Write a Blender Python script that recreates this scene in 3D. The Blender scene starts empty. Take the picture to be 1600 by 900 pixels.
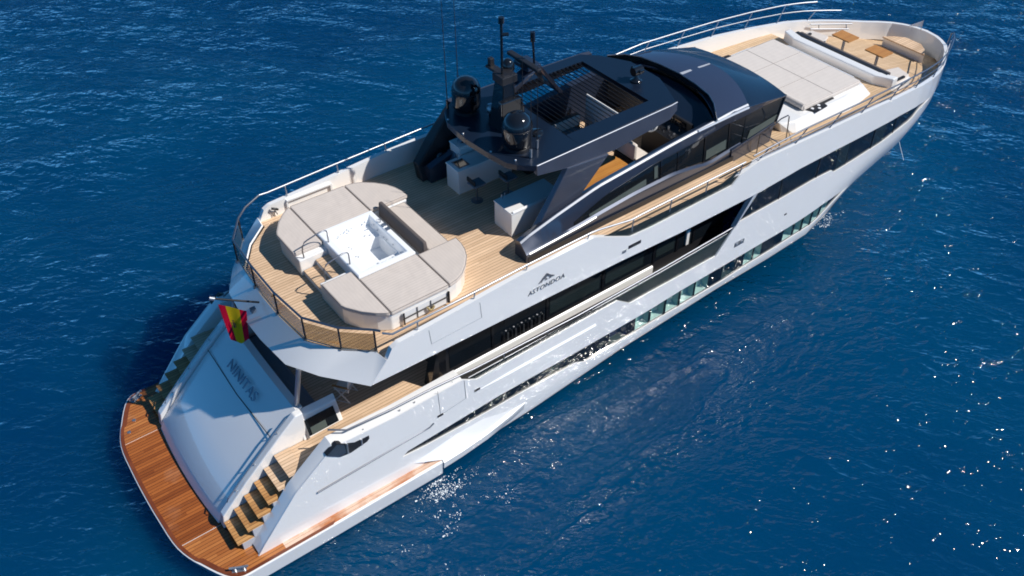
import bpy, bmesh, math, random
import numpy as np
from mathutils import Vector, Matrix, noise
random.seed(7); np.random.seed(7)
R = math.radians
scene = bpy.context.scene
COL = scene.collection

# ------------------------------------------------------------------ camera
YAW, PITCH, ROLL, FPX = 0.929940735, 0.719271949, -0.00263140, 1473.899
cam_d = bpy.data.cameras.new('camera'); cam = bpy.data.objects.new('camera', cam_d); COL.objects.link(cam)
fw = Vector((math.cos(PITCH)*math.cos(YAW), math.cos(PITCH)*math.sin(YAW), -math.sin(PITCH)))
rt = Vector((math.sin(YAW), -math.cos(YAW), 0)); up = rt.cross(fw)
c_, s_ = math.cos(ROLL), math.sin(ROLL)
rt, up = c_*rt + s_*up, -s_*rt + c_*up
mw = Matrix((rt, up, -fw)).transposed().to_4x4(); mw.translation = Vector((-0.36836, -20.16114, 23.75680))
cam.matrix_world = mw
cam_d.sensor_width = 36; cam_d.lens = FPX/1600*36; cam_d.clip_start = 0.5; cam_d.clip_end = 9000
scene.camera = cam

# ------------------------------------------------------------------ world, sun, exposure
SUN = Vector((0.64, -0.71, 1.0)).normalized()
w = bpy.data.worlds.new('World'); scene.world = w; w.use_nodes = True
nt = w.node_tree; nt.nodes.clear()
sky = nt.nodes.new('ShaderNodeTexSky'); sky.sky_type = 'NISHITA'; sky.sun_disc = False
sky.sun_elevation = math.asin(SUN.z); sky.sun_rotation = math.atan2(SUN.x, SUN.y)
sky.air_density = 1.0; sky.dust_density = 0.0; sky.ozone_density = 1.6
bg = nt.nodes.new('ShaderNodeBackground'); bg.inputs['Strength'].default_value = 0.068
ow = nt.nodes.new('ShaderNodeOutputWorld')
hsv = nt.nodes.new('ShaderNodeMix'); hsv.data_type = 'RGBA'; hsv.blend_type = 'MULTIPLY'; hsv.inputs[0].default_value = 1.0
hsv.inputs[7].default_value = (0.42, 0.88, 1.02, 1)
bw = nt.nodes.new('ShaderNodeRGBToBW'); nt.links.new(sky.outputs[0], bw.inputs[0])
blu = nt.nodes.new('ShaderNodeMix'); blu.data_type = 'RGBA'; blu.blend_type = 'MULTIPLY'; blu.inputs[0].default_value = 1.0
blu.inputs[7].default_value = (0.34, 0.92, 2.05, 1); nt.links.new(bw.outputs[0], blu.inputs[6])
clr = nt.nodes.new('ShaderNodeMix'); clr.data_type = 'RGBA'; clr.inputs[0].default_value = 0.72
nt.links.new(sky.outputs[0], clr.inputs[6]); nt.links.new(blu.outputs[2], clr.inputs[7]); nt.links.new(clr.outputs[2], hsv.inputs[6]); nt.links.new(hsv.outputs[2], bg.inputs[0]); nt.links.new(bg.outputs[0], ow.inputs[0])
sl = bpy.data.lights.new('sun', 'SUN'); sl.energy = 4.9; sl.angle = R(0.53); sl.color = (1.0, 0.955, 0.89)
so = bpy.data.objects.new('sun', sl); COL.objects.link(so); so.rotation_euler = SUN.to_track_quat('Z', 'Y').to_euler()
so.location = (0, 0, 60)
vs = scene.view_settings; vs.view_transform = 'Standard'; vs.look = 'None'; vs.exposure = 0.1; vs.gamma = 1.0
vs.use_curve_mapping = False
scene.render.engine = 'CYCLES'
scene.cycles.max_bounces = 8; scene.cycles.transparent_max_bounces = 12
scene.cycles.caustics_reflective = False; scene.cycles.caustics_refractive = False
scene.cycles.sample_clamp_indirect = 60.0
scene.cycles.filter_width = 1.8; scene.cycles.blur_glossy = 0.0

# ------------------------------------------------------------------ materials
def nodes(m): return m.node_tree.nodes, m.node_tree.links
def pbr(name, col, rough=0.5, metal=0.0, coat=0.0, var=0.0, vscale=3.0, bump=0.0, bscale=30.0, rvar=0.0, spec=0.5):
    m = bpy.data.materials.new(name); m.use_nodes = True
    N, L = nodes(m); b = N['Principled BSDF']
    b.inputs['Base Color'].default_value = (*col, 1); b.inputs['Roughness'].default_value = rough
    b.inputs['Metallic'].default_value = metal; b.inputs['Coat Weight'].default_value = coat
    b.inputs['Coat Roughness'].default_value = 0.025; b.inputs['Specular IOR Level'].default_value = spec
    tc = N.new('ShaderNodeTexCoord')
    if var or rvar:
        n = N.new('ShaderNodeTexNoise'); n.inputs['Scale'].default_value = vscale; n.inputs['Detail'].default_value = 5
        L.new(tc.outputs['Object'], n.inputs['Vector'])
        if var:
            mx = N.new('ShaderNodeMix'); mx.data_type = 'RGBA'
            mx.inputs[6].default_value = (*[c*(1-var) for c in col], 1); mx.inputs[7].default_value = (*[min(1, c*(1+var)) for c in col], 1)
            L.new(n.outputs[0], mx.inputs[0]); L.new(mx.outputs[2], b.inputs['Base Color'])
        if rvar:
            mr = N.new('ShaderNodeMapRange'); mr.inputs[1].default_value = .3; mr.inputs[2].default_value = .7
            mr.inputs[3].default_value = max(0.01, rough-rvar); mr.inputs[4].default_value = rough+rvar
            L.new(n.outputs[0], mr.inputs[0]); L.new(mr.outputs[0], b.inputs['Roughness'])
    if bump:
        n2 = N.new('ShaderNodeTexNoise'); n2.inputs['Scale'].default_value = bscale; n2.inputs['Detail'].default_value = 3
        L.new(tc.outputs['Object'], n2.inputs['Vector'])
        bp = N.new('ShaderNodeBump'); bp.inputs['Strength'].default_value = bump; bp.inputs['Distance'].default_value = 0.02
        L.new(n2.outputs[0], bp.inputs['Height']); L.new(bp.outputs[0], b.inputs['Normal'])
    return m

def teak(name, a, b_, caulk, pitch=0.11, seam=0.10, rough=0.55, coat=0.0, wet=False, axis='Y', wetcol=(0.50, 0.27, 0.15), wetlo=.60, wetk=.4):
    m = bpy.data.materials.new(name); m.use_nodes = True
    N, L = nodes(m); b = N['Principled BSDF']
    tc = N.new('ShaderNodeTexCoord'); sp = N.new('ShaderNodeSeparateXYZ'); L.new(tc.outputs['Object'], sp.inputs[0])
    u, v = ('X', 'Y') if axis == 'Y' else ('Y', 'X')
    d = N.new('ShaderNodeMath'); d.operation = 'DIVIDE'; d.inputs[1].default_value = pitch; L.new(sp.outputs[v], d.inputs[0])
    fl = N.new('ShaderNodeMath'); fl.operation = 'FLOOR'; L.new(d.outputs[0], fl.inputs[0])
    fr = N.new('ShaderNodeMath'); fr.operation = 'FRACT'; L.new(d.outputs[0], fr.inputs[0])
    lt = N.new('ShaderNodeMath'); lt.operation = 'LESS_THAN'; lt.inputs[1].default_value = seam; L.new(fr.outputs[0], lt.inputs[0])
    # plank id with butt joints along the length
    off = N.new('ShaderNodeTexWhiteNoise'); off.noise_dimensions = '1D'; L.new(fl.outputs[0], off.inputs['W'])
    ax = N.new('ShaderNodeMath'); ax.operation = 'MULTIPLY_ADD'; ax.inputs[1].default_value = 0.42; L.new(sp.outputs[u], ax.inputs[0])
    o9 = N.new('ShaderNodeMath'); o9.operation = 'MULTIPLY'; o9.inputs[1].default_value = 9.0; L.new(off.outputs[0], o9.inputs[0]); L.new(o9.outputs[0], ax.inputs[2])
    fx = N.new('ShaderNodeMath'); fx.operation = 'FLOOR'; L.new(ax.outputs[0], fx.inputs[0])
    cb = N.new('ShaderNodeCombineXYZ'); L.new(fx.outputs[0], cb.inputs[0]); L.new(fl.outputs[0], cb.inputs[1])
    wn = N.new('ShaderNodeTexWhiteNoise'); wn.noise_dimensions = '2D'; L.new(cb.outputs[0], wn.inputs['Vector'])
    mp = N.new('ShaderNodeMapping'); mp.inputs['Scale'].default_value = (1.2, 14, 14) if axis == 'Y' else (14, 1.2, 14)
    L.new(tc.outputs['Object'], mp.inputs[0])
    ns = N.new('ShaderNodeTexNoise'); ns.inputs['Scale'].default_value = 1.5; ns.inputs['Detail'].default_value = 6; L.new(mp.outputs[0], ns.inputs['Vector'])
    big = N.new('ShaderNodeTexNoise'); big.inputs['Scale'].default_value = 0.9; big.inputs['Detail'].default_value = 4; L.new(tc.outputs['Object'], big.inputs['Vector'])
    s1 = N.new('ShaderNodeMath'); s1.operation = 'MULTIPLY_ADD'; s1.inputs[1].default_value = 0.62; L.new(wn.outputs[0], s1.inputs[0]); 
    s2 = N.new('ShaderNodeMath'); s2.operation = 'MULTIPLY_ADD'; s2.inputs[1].default_value = 0.55; s2.inputs[2].default_value = -0.02; L.new(ns.outputs[0], s2.inputs[0]); L.new(s2.outputs[0], s1.inputs[2])
    mx = N.new('ShaderNodeMix'); mx.data_type = 'RGBA'; mx.inputs[6].default_value = (*a, 1); mx.inputs[7].default_value = (*b_, 1); L.new(s1.outputs[0], mx.inputs[0])
    last = mx.outputs[2]
    if wet:
        # dry, salt-bleached blotches on the wetted boards
        r = N.new('ShaderNodeMapRange'); r.inputs[1].default_value = wetlo; r.inputs[2].default_value = wetlo+.12; L.new(big.outputs[0], r.inputs[0])
        m3 = N.new('ShaderNodeMix'); m3.data_type = 'RGBA'; m3.inputs[7].default_value = (*wetcol, 1)
        k = N.new('ShaderNodeMath'); k.operation = 'MULTIPLY'; k.inputs[1].default_value = wetk; L.new(r.outputs[0], k.inputs[0])
        L.new(k.outputs[0], m3.inputs[0]); L.new(last, m3.inputs[6]); last = m3.outputs[2]
        rr = N.new('ShaderNodeMapRange'); rr.inputs[3].default_value = rough; rr.inputs[4].default_value = min(.7, rough+.3); L.new(r.outputs[0], rr.inputs[0]); L.new(rr.outputs[0], b.inputs['Roughness'])
    else:
        r = N.new('ShaderNodeMapRange'); r.inputs[1].default_value = 0.35; r.inputs[2].default_value = 0.7; r.inputs[3].default_value = .86; r.inputs[4].default_value = 1.06; L.new(big.outputs[0], r.inputs[0])
        hs = N.new('ShaderNodeHueSaturation'); L.new(r.outputs[0], hs.inputs['Value']); L.new(last, hs.inputs['Color']); last = hs.outputs[0]
        b.inputs['Roughness'].default_value = rough
    m2 = N.new('ShaderNodeMix'); m2.data_type = 'RGBA'; m2.inputs[7].default_value = (*caulk, 1)
    L.new(lt.outputs[0], m2.inputs[0]); L.new(last, m2.inputs[6]); L.new(m2.outputs[2], b.inputs['Base Color'])
    b.inputs['Coat Weight'].default_value = coat; b.inputs['Coat Roughness'].default_value = 0.12
    bp = N.new('ShaderNodeBump'); bp.inputs['Strength'].default_value = 0.25; bp.inputs['Distance'].default_value = 0.01
    L.new(ns.outputs[0], bp.inputs['Height']); L.new(bp.outputs[0], b.inputs['Normal'])
    return m

def fabric(name, col, pitch=0.05, axis='Y', amt=0.10):
    m = bpy.data.materials.new(name); m.use_nodes = True
    N, L = nodes(m); b = N['Principled BSDF']
    tc = N.new('ShaderNodeTexCoord'); sp = N.new('ShaderNodeSeparateXYZ'); L.new(tc.outputs['Object'], sp.inputs[0])
    d = N.new('ShaderNodeMath'); d.operation = 'MULTIPLY'; d.inputs[1].default_value = 2*math.pi/pitch; L.new(sp.outputs[axis], d.inputs[0])
    sn = N.new('ShaderNodeMath'); sn.operation = 'SINE'; L.new(d.outputs[0], sn.inputs[0])
    ns = N.new('ShaderNodeTexNoise'); ns.inputs['Scale'].default_value = 4; ns.inputs['Detail'].default_value = 6; L.new(tc.outputs['Object'], ns.inputs['Vector'])
    f = N.new('ShaderNodeMath'); f.operation = 'MULTIPLY_ADD'; f.inputs[1].default_value = 0.25; L.new(sn.outputs[0], f.inputs[0]); L.new(ns.outputs[0], f.inputs[2])
    mx = N.new('ShaderNodeMix'); mx.data_type = 'RGBA'
    mx.inputs[6].default_value = (*[c*(1-amt) for c in col], 1); mx.inputs[7].default_value = (*[c*(1+amt) for c in col], 1)
    L.new(f.outputs[0], mx.inputs[0]); L.new(mx.outputs[2], b.inputs['Base Color'])
    b.inputs['Roughness'].default_value = 0.9; b.inputs['Sheen Weight'].default_value = 0.15; b.inputs['Specular IOR Level'].default_value = .2
    n3 = N.new('ShaderNodeTexNoise'); n3.inputs['Scale'].default_value = 2.2; n3.inputs['Detail'].default_value = 2; L.new(tc.outputs['Object'], n3.inputs['Vector'])
    bp = N.new('ShaderNodeBump'); bp.inputs['Strength'].default_value = 0.35; bp.inputs['Distance'].default_value = 0.06
    L.new(n3.outputs[0], bp.inputs['Height']); L.new(bp.outputs[0], b.inputs['Normal'])
    return m

def glass(name, tint, alpha=0.35, rough=0.02):
    m = bpy.data.materials.new(name); m.use_nodes = True
    N, L = nodes(m); N.remove(N['Principled BSDF']); out = N['Material Output']
    t = N.new('ShaderNodeBsdfTransparent'); t.inputs[0].default_value = (*tint, 1)
    g = N.new('ShaderNodeBsdfGlossy'); g.inputs['Roughness'].default_value = rough
    fr = N.new('ShaderNodeLayerWeight'); fr.inputs[0].default_value = 0.18
    mx = N.new('ShaderNodeMixShader'); L.new(fr.outputs['Facing'], mx.inputs[0]); L.new(t.outputs[0], mx.inputs[1]); L.new(g.outputs[0], mx.inputs[2])
    L.new(mx.outputs[0], out.inputs[0])
    return m

WHITE = pbr('white_gelcoat', (0.82, 0.815, 0.805), 0.28, coat=1.0, var=0.03, vscale=0.5, spec=.5)
WHITE.node_tree.nodes['Principled BSDF'].inputs['Coat IOR'].default_value = 1.75
WHITE2 = pbr('white_nonskid', (0.74, 0.75, 0.77), 0.5, var=0.03, vscale=1.5)
ACRYL = pbr('tub_acrylic', (0.86, 0.87, 0.88), 0.12, coat=0.6)
BEAM = pbr('lit_navy_beam_paint', (0.072, 0.082, 0.115), 0.34, metal=0.45, coat=0.5, var=0.25, vscale=1.3)  # navy made paler: sunlit reflection on the beams put into the colour
NAVY = pbr('navy_metallic_paint', (0.026, 0.036, 0.064), 0.30, metal=0.35, coat=0.8, var=0.12, vscale=0.8)
NAVYTOP = pbr('navy_roof_paint', (0.006, 0.013, 0.029), 0.34, metal=0.1, coat=0.35, var=0.12, vscale=0.9)
SILVERNAVY = pbr('blue_grey_hood_paint', (0.040, 0.056, 0.105), 0.36, metal=0.3, coat=0.5, var=0.08, vscale=0.7)
TRIM = pbr('pale_trim_highlight', (0.55, 0.57, 0.61), 0.42, metal=0.3)  # pale trim colour, also used for painted edge highlights
BLACK = pbr('black_gloss', (0.008, 0.009, 0.012), 0.10, coat=0.6)
BLACKM = pbr('black_satin', (0.014, 0.014, 0.017), 0.45, var=.2)
DARKGL = pbr('dark_tinted_glass', (0.006, 0.009, 0.013), 0.035, spec=0.6, var=0.3, vscale=0.8)
DARKGL2 = pbr('grey_tinted_glass', (0.016, 0.024, 0.026), 0.05, spec=0.55, var=0.35, vscale=0.7)
SPRAYGL = pbr('spray_wetted_dark_glass', (0.014, 0.020, 0.020), 0.10, spec=.6, bump=1.0, bscale=9.0)
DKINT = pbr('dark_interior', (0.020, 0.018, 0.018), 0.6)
STEEL = pbr('polished_steel', (0.50, 0.51, 0.53), 0.40, metal=0.9)
STEELD = pbr('brushed_steel', (0.26, 0.27, 0.30), 0.40, metal=1.0)
BOOT = pbr('black_antifouling', (0.010, 0.012, 0.018), 0.4)
TEAK = teak('sun_bleached_teak', (0.54, 0.365, 0.225), (0.76, 0.545, 0.365), (0.27, 0.17, 0.10), pitch=0.115, seam=0.14)
TEAKW = teak('wet_oiled_teak', (0.150, 0.034, 0.006), (0.42, 0.130, 0.028), (0.035, 0.012, 0.006), pitch=0.115, seam=0.12, rough=0.24, coat=0.3, wet=True, wetk=.18)
TEAKW2 = teak('lighter_oiled_teak', (0.24, 0.062, 0.012), (0.52, 0.20, 0.055), (0.045, 0.014, 0.006), pitch=0.115, seam=0.12, rough=0.26, coat=0.3, wet=True, wetk=.25)
TEAKB = teak('bleached_side_teak', (0.55, 0.35, 0.24), (0.74, 0.55, 0.43), (0.30, 0.17, 0.10), pitch=0.115, seam=0.10, rough=0.5, wet=True, wetcol=(0.40, 0.12, 0.025), wetlo=.47, wetk=.95)
TEAKS = teak('golden_step_teak', (0.34, 0.15, 0.045), (0.62, 0.34, 0.13), (0.10, 0.04, 0.015), pitch=0.115, seam=0.12, rough=.35, coat=.2)
TEAKF = teak('pale_teak_foredeck', (0.52, 0.35, 0.20), (0.68, 0.49, 0.31), (0.26, 0.16, 0.09), pitch=0.12, seam=0.12)
OAKT = teak('varnished_table_teak', (0.42, 0.17, 0.035), (0.56, 0.26, 0.06), (0.30, 0.11, 0.02), pitch=0.09, seam=0.07, rough=.4, coat=.3)
MAHO = teak('red_brown_edge_teak', (0.13, 0.030, 0.010), (0.20, 0.055, 0.018), (0.13, 0.03, 0.01), pitch=.3, seam=0.0, rough=.35, coat=.3)
PAD = fabric('greige_pad_fabric', (0.57, 0.505, 0.455), 0.10, 'Y')
PADX = fabric('greige_pad_fabric_plain', (0.56, 0.495, 0.445), 0.10, 'X', 0.04)
PADL = fabric('pale_foredeck_fabric', (0.60, 0.55, 0.51), 0.2, 'Y', 0.03)
PADB = fabric('brown_backrest_fabric', (0.115, 0.095, 0.088), 0.08, 'Y', 0.06)
GREYC = fabric('slate_cushion_fabric', (0.16, 0.18, 0.21), 0.1, 'Y', 0.06)
CREAM = fabric('cream_upholstery', (0.66, 0.60, 0.54), 0.2, 'Y', 0.03)
CABIN = pbr('pale_green_cabin_lining', (0.40, 0.54, 0.50), 0.5, var=.06)
CABIN2 = pbr('sunlit_cabin_sill', (0.70, 0.84, 0.79), 0.45, var=.05)  # cabin lining colour brightened as if the sun fell on it
CURT = pbr('grey_green_blind', (0.060, 0.078, 0.072), 0.55, var=.15, vscale=2)
GLASSP = glass('bronze_tint_glass', (0.70, 0.66, 0.56))
GLASSC = glass('sea_green_window_glass', (0.86, 0.94, 0.92))
GLASSD = glass('smoke_tint_glass', (0.12, 0.14, 0.14))
def cloth(name, col):
    m = bpy.data.materials.new(name); m.use_nodes = True; N, L = nodes(m); N.remove(N['Principled BSDF'])
    d = N.new('ShaderNodeBsdfDiffuse'); d.inputs[0].default_value = (*col, 1); t = N.new('ShaderNodeBsdfTranslucent'); t.inputs[0].default_value = (*col, 1)
    mx = N.new('ShaderNodeMixShader'); mx.inputs[0].default_value = .45; L.new(d.outputs[0], mx.inputs[1]); L.new(t.outputs[0], mx.inputs[2]); L.new(mx.outputs[0], N['Material Output'].inputs[0]); return m
RED = cloth('flag_red', (0.80, 0.012, 0.05)); YEL = cloth('flag_yellow', (0.95, 0.60, 0.02))
EMBL = pbr('flag_emblem_brown', (0.10, 0.05, 0.02), 0.8)
GREYLET = pbr('grey_letter_metal', (0.20, 0.21, 0.23), 0.35, metal=.5)
BLUELET = pbr('pale_blue_letter', (0.27, 0.34, 0.43), 0.3, coat=.5)
ROPE = pbr('tan_rope', (0.35, 0.27, 0.13), 0.9)

# ------------------------------------------------------------------ mesh builder
class MB:
    def __init__(s): s.v = []; s.f = []; s.flat = False
    def add(s, vs, fs):
        o = len(s.v); s.v += [tuple(p) for p in vs]; s.f += [tuple(i+o for i in f) for f in fs]; return s
    def box(s, x0, x1, y0, y1, z0, z1):
        s.flat = True
        return s.add([(x0,y0,z0),(x1,y0,z0),(x1,y1,z0),(x0,y1,z0),(x0,y0,z1),(x1,y0,z1),(x1,y1,z1),(x0,y1,z1)],
                     [(0,3,2,1),(4,5,6,7),(0,1,5,4),(1,2,6,5),(2,3,7,6),(3,0,4,7)])
    def prism(s, poly, z0, z1, top=None):
        s.flat = True; n = len(poly); top = top or poly
        f0 = z0 if callable(z0) else (lambda x, y: z0); f1 = z1 if callable(z1) else (lambda x, y: z1)
        vs = [(x, y, f0(x, y)) for x, y in poly] + [(x, y, f1(x, y)) for x, y in top]
        fs = [tuple(range(n-1, -1, -1)), tuple(range(n, 2*n))] + [(i, (i+1) % n, n+(i+1) % n, n+i) for i in range(n)]
        return s.add(vs, fs)
    def loft(s, rows, close=False, cap=False):
        n = len(rows[0]); vs = [p for r in rows for p in r]; fs = []
        for i in range(len(rows)-1):
            for j in range(n if close else n-1):
                a = i*n+j; b = i*n+(j+1) % n; fs.append((a, b, b+n, a+n))
        if cap: fs += [tuple(range(n-1, -1, -1)), tuple(range((len(rows)-1)*n, len(rows)*n))]
        return s.add(vs, fs)
    def tube(s, pts, r, n=8, taper=None):
        s.round = True
        pts = [Vector(p) for p in pts]; rows = []
        for i, p in enumerate(pts):
            t = (pts[min(i+1, len(pts)-1)] - pts[max(i-1, 0)]).normalized()
            a = Vector((0, 0, 1)) if abs(t.z) < .9 else Vector((1, 0, 0))
            u = t.cross(a).normalized(); v = t.cross(u)
            rr = r if taper is None else r + (taper-r)*i/(len(pts)-1)
            rows.append([p + rr*(math.cos(2*math.pi*k/n)*u + math.sin(2*math.pi*k/n)*v) for k in range(n)])
        return s.loft(rows, True, True)
    def lathe(s, prof, c, n=28):
        rows = [[(c[0]+r*math.cos(2*math.pi*k/n), c[1]+r*math.sin(2*math.pi*k/n), c[2]+z) for k in range(n)] for r, z in prof]
        return s.loft(rows, True, True)
    def build(s, name, mat, parent=None, loc=(0,0,0), smooth=None, bevel=0.0, solid=0.0, soff=-1, seg=2, label=None):
        me = bpy.data.meshes.new(name)
        o = Vector(parent.get('org', (0,0,0))) if parent is not None else Vector(loc)
        me.from_pydata([tuple(Vector(p)-o) for p in s.v], [], s.f)
        bm = bmesh.new(); bm.from_mesh(me); bmesh.ops.remove_doubles(bm, verts=bm.verts, dist=1e-5)
        bmesh.ops.dissolve_degenerate(bm, edges=bm.edges, dist=1e-5)
        bmesh.ops.recalc_face_normals(bm, faces=bm.faces); bm.to_mesh(me); bm.free()
        me.materials.append(mat); ob = bpy.data.objects.new(name, me); COL.objects.link(ob)
        if parent is not None: ob.parent = parent; ob['org'] = tuple(o)
        else: ob.location = o; ob['org'] = tuple(o)
        if smooth is None and getattr(s, 'round', False) and not s.flat and not solid: smooth = 62
        if smooth is not None:
            me.shade_smooth(); me.set_sharp_from_angle(angle=R(smooth))
        if solid:
            md = ob.modifiers.new('thickness', 'SOLIDIFY'); md.thickness = solid; md.offset = soff
        if solid and smooth is not None:
            md = ob.modifiers.new('split', 'EDGE_SPLIT'); md.split_angle = R(max(smooth, 25)); md.use_edge_sharp = False
        if bevel:
            md = ob.modifiers.new('edge', 'BEVEL'); md.width = bevel; md.segments = seg; md.limit_method = 'ANGLE'; md.angle_limit = R(32)
            md.harden_normals = False
        if label: ob['label'] = label
        return ob

def thing(name, loc, label, cat, group=None):
    o = bpy.data.objects.new(name, None); COL.objects.link(o); o.location = loc; o['org'] = tuple(loc)
    o.empty_display_size = .3
    o['label'] = label; o['category'] = cat
    if group: o['group'] = group
    return o
def tag(o, label, cat, group=None):
    o['label'] = label; o['category'] = cat
    if group: o['group'] = group
    return o
def P2(pl):
    xs = [p[0] for p in pl]; ys = [p[1] for p in pl]
    return lambda x: float(np.interp(x, xs, ys))
def arc(p0, p1, p2, n=8):
    p0, p1, p2 = map(Vector, (p0, p1, p2))
    return [tuple((1-t)**2*p0 + 2*t*(1-t)*p1 + t*t*p2) for t in np.linspace(0, 1, n)]
def text_mesh(body, size, depth, xf, name, mat, parent, shear=0.0, bold=0.0):
    cu = bpy.data.curves.new('txt', 'FONT'); cu.body = body; cu.size = size; cu.extrude = depth; cu.align_x = 'CENTER'
    cu.shear = shear; cu.offset = bold; cu.space_character = 1.08; cu.resolution_u = 3
    to = bpy.data.objects.new('txt', cu); COL.objects.link(to)
    dg = bpy.context.evaluated_depsgraph_get(); dg.update()
    me = bpy.data.meshes.new_from_object(to.evaluated_get(dg)); bpy.data.objects.remove(to); bpy.data.curves.remove(cu)
    o = Vector(parent.get('org', (0, 0, 0)))
    me.transform(Matrix.Translation(-o) @ xf)
    me.name = name; me.materials.clear(); me.materials.append(mat)
    ob = bpy.data.objects.new(name, me); COL.objects.link(ob); ob.parent = parent; ob['org'] = tuple(o)
    return ob

# ------------------------------------------------------------------ the sea
def build_water():
    core = np.arange(-30, 90.01, 0.30); far = np.array([110, 160, 260, 500, 1000, 2200, 4000.])
    xs = np.concatenate([-(far-70)[::-1]-0, core, far]); ys = np.concatenate([-(far-60)[::-1], np.arange(-40, 62.01, 0.30), far-30])
    xs = np.unique(xs); ys = np.unique(ys)
    X, Yg = np.meshgrid(xs, ys, indexing='ij')
    Z = np.zeros_like(X)
    rng = np.random.RandomState(3)
    for i in range(46):
        lam = 1.1*1.07**i if i < 30 else rng.uniform(5, 16)
        k = 2*math.pi/lam; th = YAW + rng.normal(0.15, 0.55)
        amp = 0.0062*lam**0.75
        ph = rng.uniform(0, 6.28)
        Z += amp*np.sin(k*(X*math.cos(th)+Yg*math.sin(th))+ph + 0.9*np.sin(0.35*X*math.sin(th)-.3*Yg*math.cos(th)+ph*2))
    fade = np.clip((105-np.hypot(X-25, Yg-10))/25, 0, 1)
    sm = lambda a, b_, v: (lambda t: t*t*(3-2*t))(np.clip((v-a)/(b_-a), 0, 1))
    lee_ = sm(3, 8, X)*(1-sm(20, 30, X))*sm(-11.5, -7.5, Yg)*(1-sm(-4.4, -3.4, Yg))
    Z = Z*fade*0.40*(1-.8*lee_) - 0.02
    nx, ny = len(xs), len(ys)
    V = np.stack([X, Yg, Z], -1).reshape(-1, 3)
    ii, jj = np.meshgrid(np.arange(nx-1), np.arange(ny-1), indexing='ij'); a = (ii*ny+jj).ravel()
    F = np.stack([a, a+ny, a+ny+1, a+1], -1)
    me = bpy.data.meshes.new('sea'); me.vertices.add(len(V)); me.vertices.foreach_set('co', V.ravel())
    me.loops.add(F.size); me.loops.foreach_set('vertex_index', F.ravel())
    me.polygons.add(len(F)); me.polygons.foreach_set('loop_start', np.arange(len(F))*4); me.polygons.foreach_set('loop_total', np.full(len(F), 4))
    me.update(); me.shade_smooth()
    m = bpy.data.materials.new('deep_blue_sea'); m.use_nodes = True; N, L = nodes(m); N.remove(N['Principled BSDF']); out = N['Material Output']
    tc = N.new('ShaderNodeTexCoord'); sp = N.new('ShaderNodeSeparateXYZ'); L.new(tc.outputs['Object'], sp.inputs[0])
    def stretched(rot, sx, sy, scale, detail=4, rough=.55, dist=0.0):
        mp = N.new('ShaderNodeMapping'); mp.vector_type = 'TEXTURE'; mp.inputs['Rotation'].default_value = (0, 0, rot); mp.inputs['Scale'].default_value = (1/sx, 1/sy, 1)
        L.new(tc.outputs['Object'], mp.inputs[0])
        n = N.new('ShaderNodeTexNoise'); n.inputs['Scale'].default_value = scale; n.inputs['Detail'].default_value = detail
        n.inputs['Roughness'].default_value = rough; n.inputs['Distortion'].default_value = dist
        L.new(mp.outputs[0], n.inputs['Vector']); return n.outputs[0]
    def math_(op, a_, b_=None, c_=None):
        q = N.new('ShaderNodeMath'); q.operation = op
        for i, v_ in enumerate((a_, b_, c_)):
            if v_ is None: continue
            if isinstance(v_, (int, float)): q.inputs[i].default_value = v_
            else: L.new(v_, q.inputs[i])
        return q.outputs[0]
    def rng_(src, lo, hi, o0=0.0, o1=1.0):
        r = N.new('ShaderNodeMapRange'); r.interpolation_type = 'SMOOTHSTEP'
        r.inputs[1].default_value = lo; r.inputs[2].default_value = hi; r.inputs[3].default_value = o0; r.inputs[4].default_value = o1; L.new(src, r.inputs[0]); return r.outputs[0]
    def ridge_(src):   # sharpen a noise into crest lines
        return math_('POWER', math_('SUBTRACT', 1.0, math_('ABSOLUTE', math_('MULTIPLY_ADD', src, 2.6, -1.3))), 1.6)
    W1 = YAW-.32; W2 = YAW+.20
    c1 = ridge_(stretched(W1, 1.0, .40, .66, 4, .58, .25)); c2 = ridge_(stretched(W2, 1.0, .45, 1.6, 3, .55, .2))
    f1 = stretched(W1+.15, 1.0, .5, 3.2, 3, .6)
    gust = math_('MULTIPLY', rng_(stretched(.3, 1, 1, .03, 2), .38, .62, .7, 1.15), rng_(sp.outputs[1], -22, 6, .45, 1.05))
    h = math_('MULTIPLY', math_('ADD', math_('MULTIPLY', c1, .52), math_('ADD', math_('MULTIPLY', c2, .24), math_('MULTIPLY', f1, .13))), gust)
    # disturbed water along the near side, streaked parallel to the hull
    fx = math_('MULTIPLY', rng_(sp.outputs[0], 3, 8), rng_(sp.outputs[0], 30, 20)); fy = math_('MULTIPLY', rng_(sp.outputs[1], -11.5, -7.5), rng_(sp.outputs[1], -3.4, -4.4))
    stk = rng_(stretched(0.0, .16, 1.0, .95, 3, .6, .4), .455, .53); clump = rng_(stretched(.2, .5, 1.0, .55, 3, .6), .38, .50)
    msk = math_('MULTIPLY', math_('MULTIPLY', fx, fy), math_('MULTIPLY_ADD', math_('MULTIPLY', stk, clump), .6, .4))
    rip = stretched(-.6, 1.0, .7, 3.6, 3, .62)
    rare = rng_(stretched(.1, .6, 1.0, .8, 2, .5), .71, .78, 0, .5)
    lee = math_('MULTIPLY', fx, fy)
    h = math_('MULTIPLY', h, math_('MULTIPLY_ADD', lee, -.84, 1.0))
    rip2 = stretched(-.25, .55, 1.0, 5.0, 3, .55)
    h = math_('ADD', h, math_('ADD', math_('MULTIPLY', rip2, math_('MULTIPLY', math_('MULTIPLY', lee, math_('MULTIPLY_ADD', math_('MULTIPLY', stk, clump), .10, .05)), 1.0)), math_('MULTIPLY', rip, math_('MULTIPLY', rare, .72))))
    bp = N.new('ShaderNodeBump'); bp.inputs['Strength'].default_value = 1.0; bp.inputs['Distance'].default_value = 0.43; L.new(h, bp.inputs['Height'])
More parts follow.
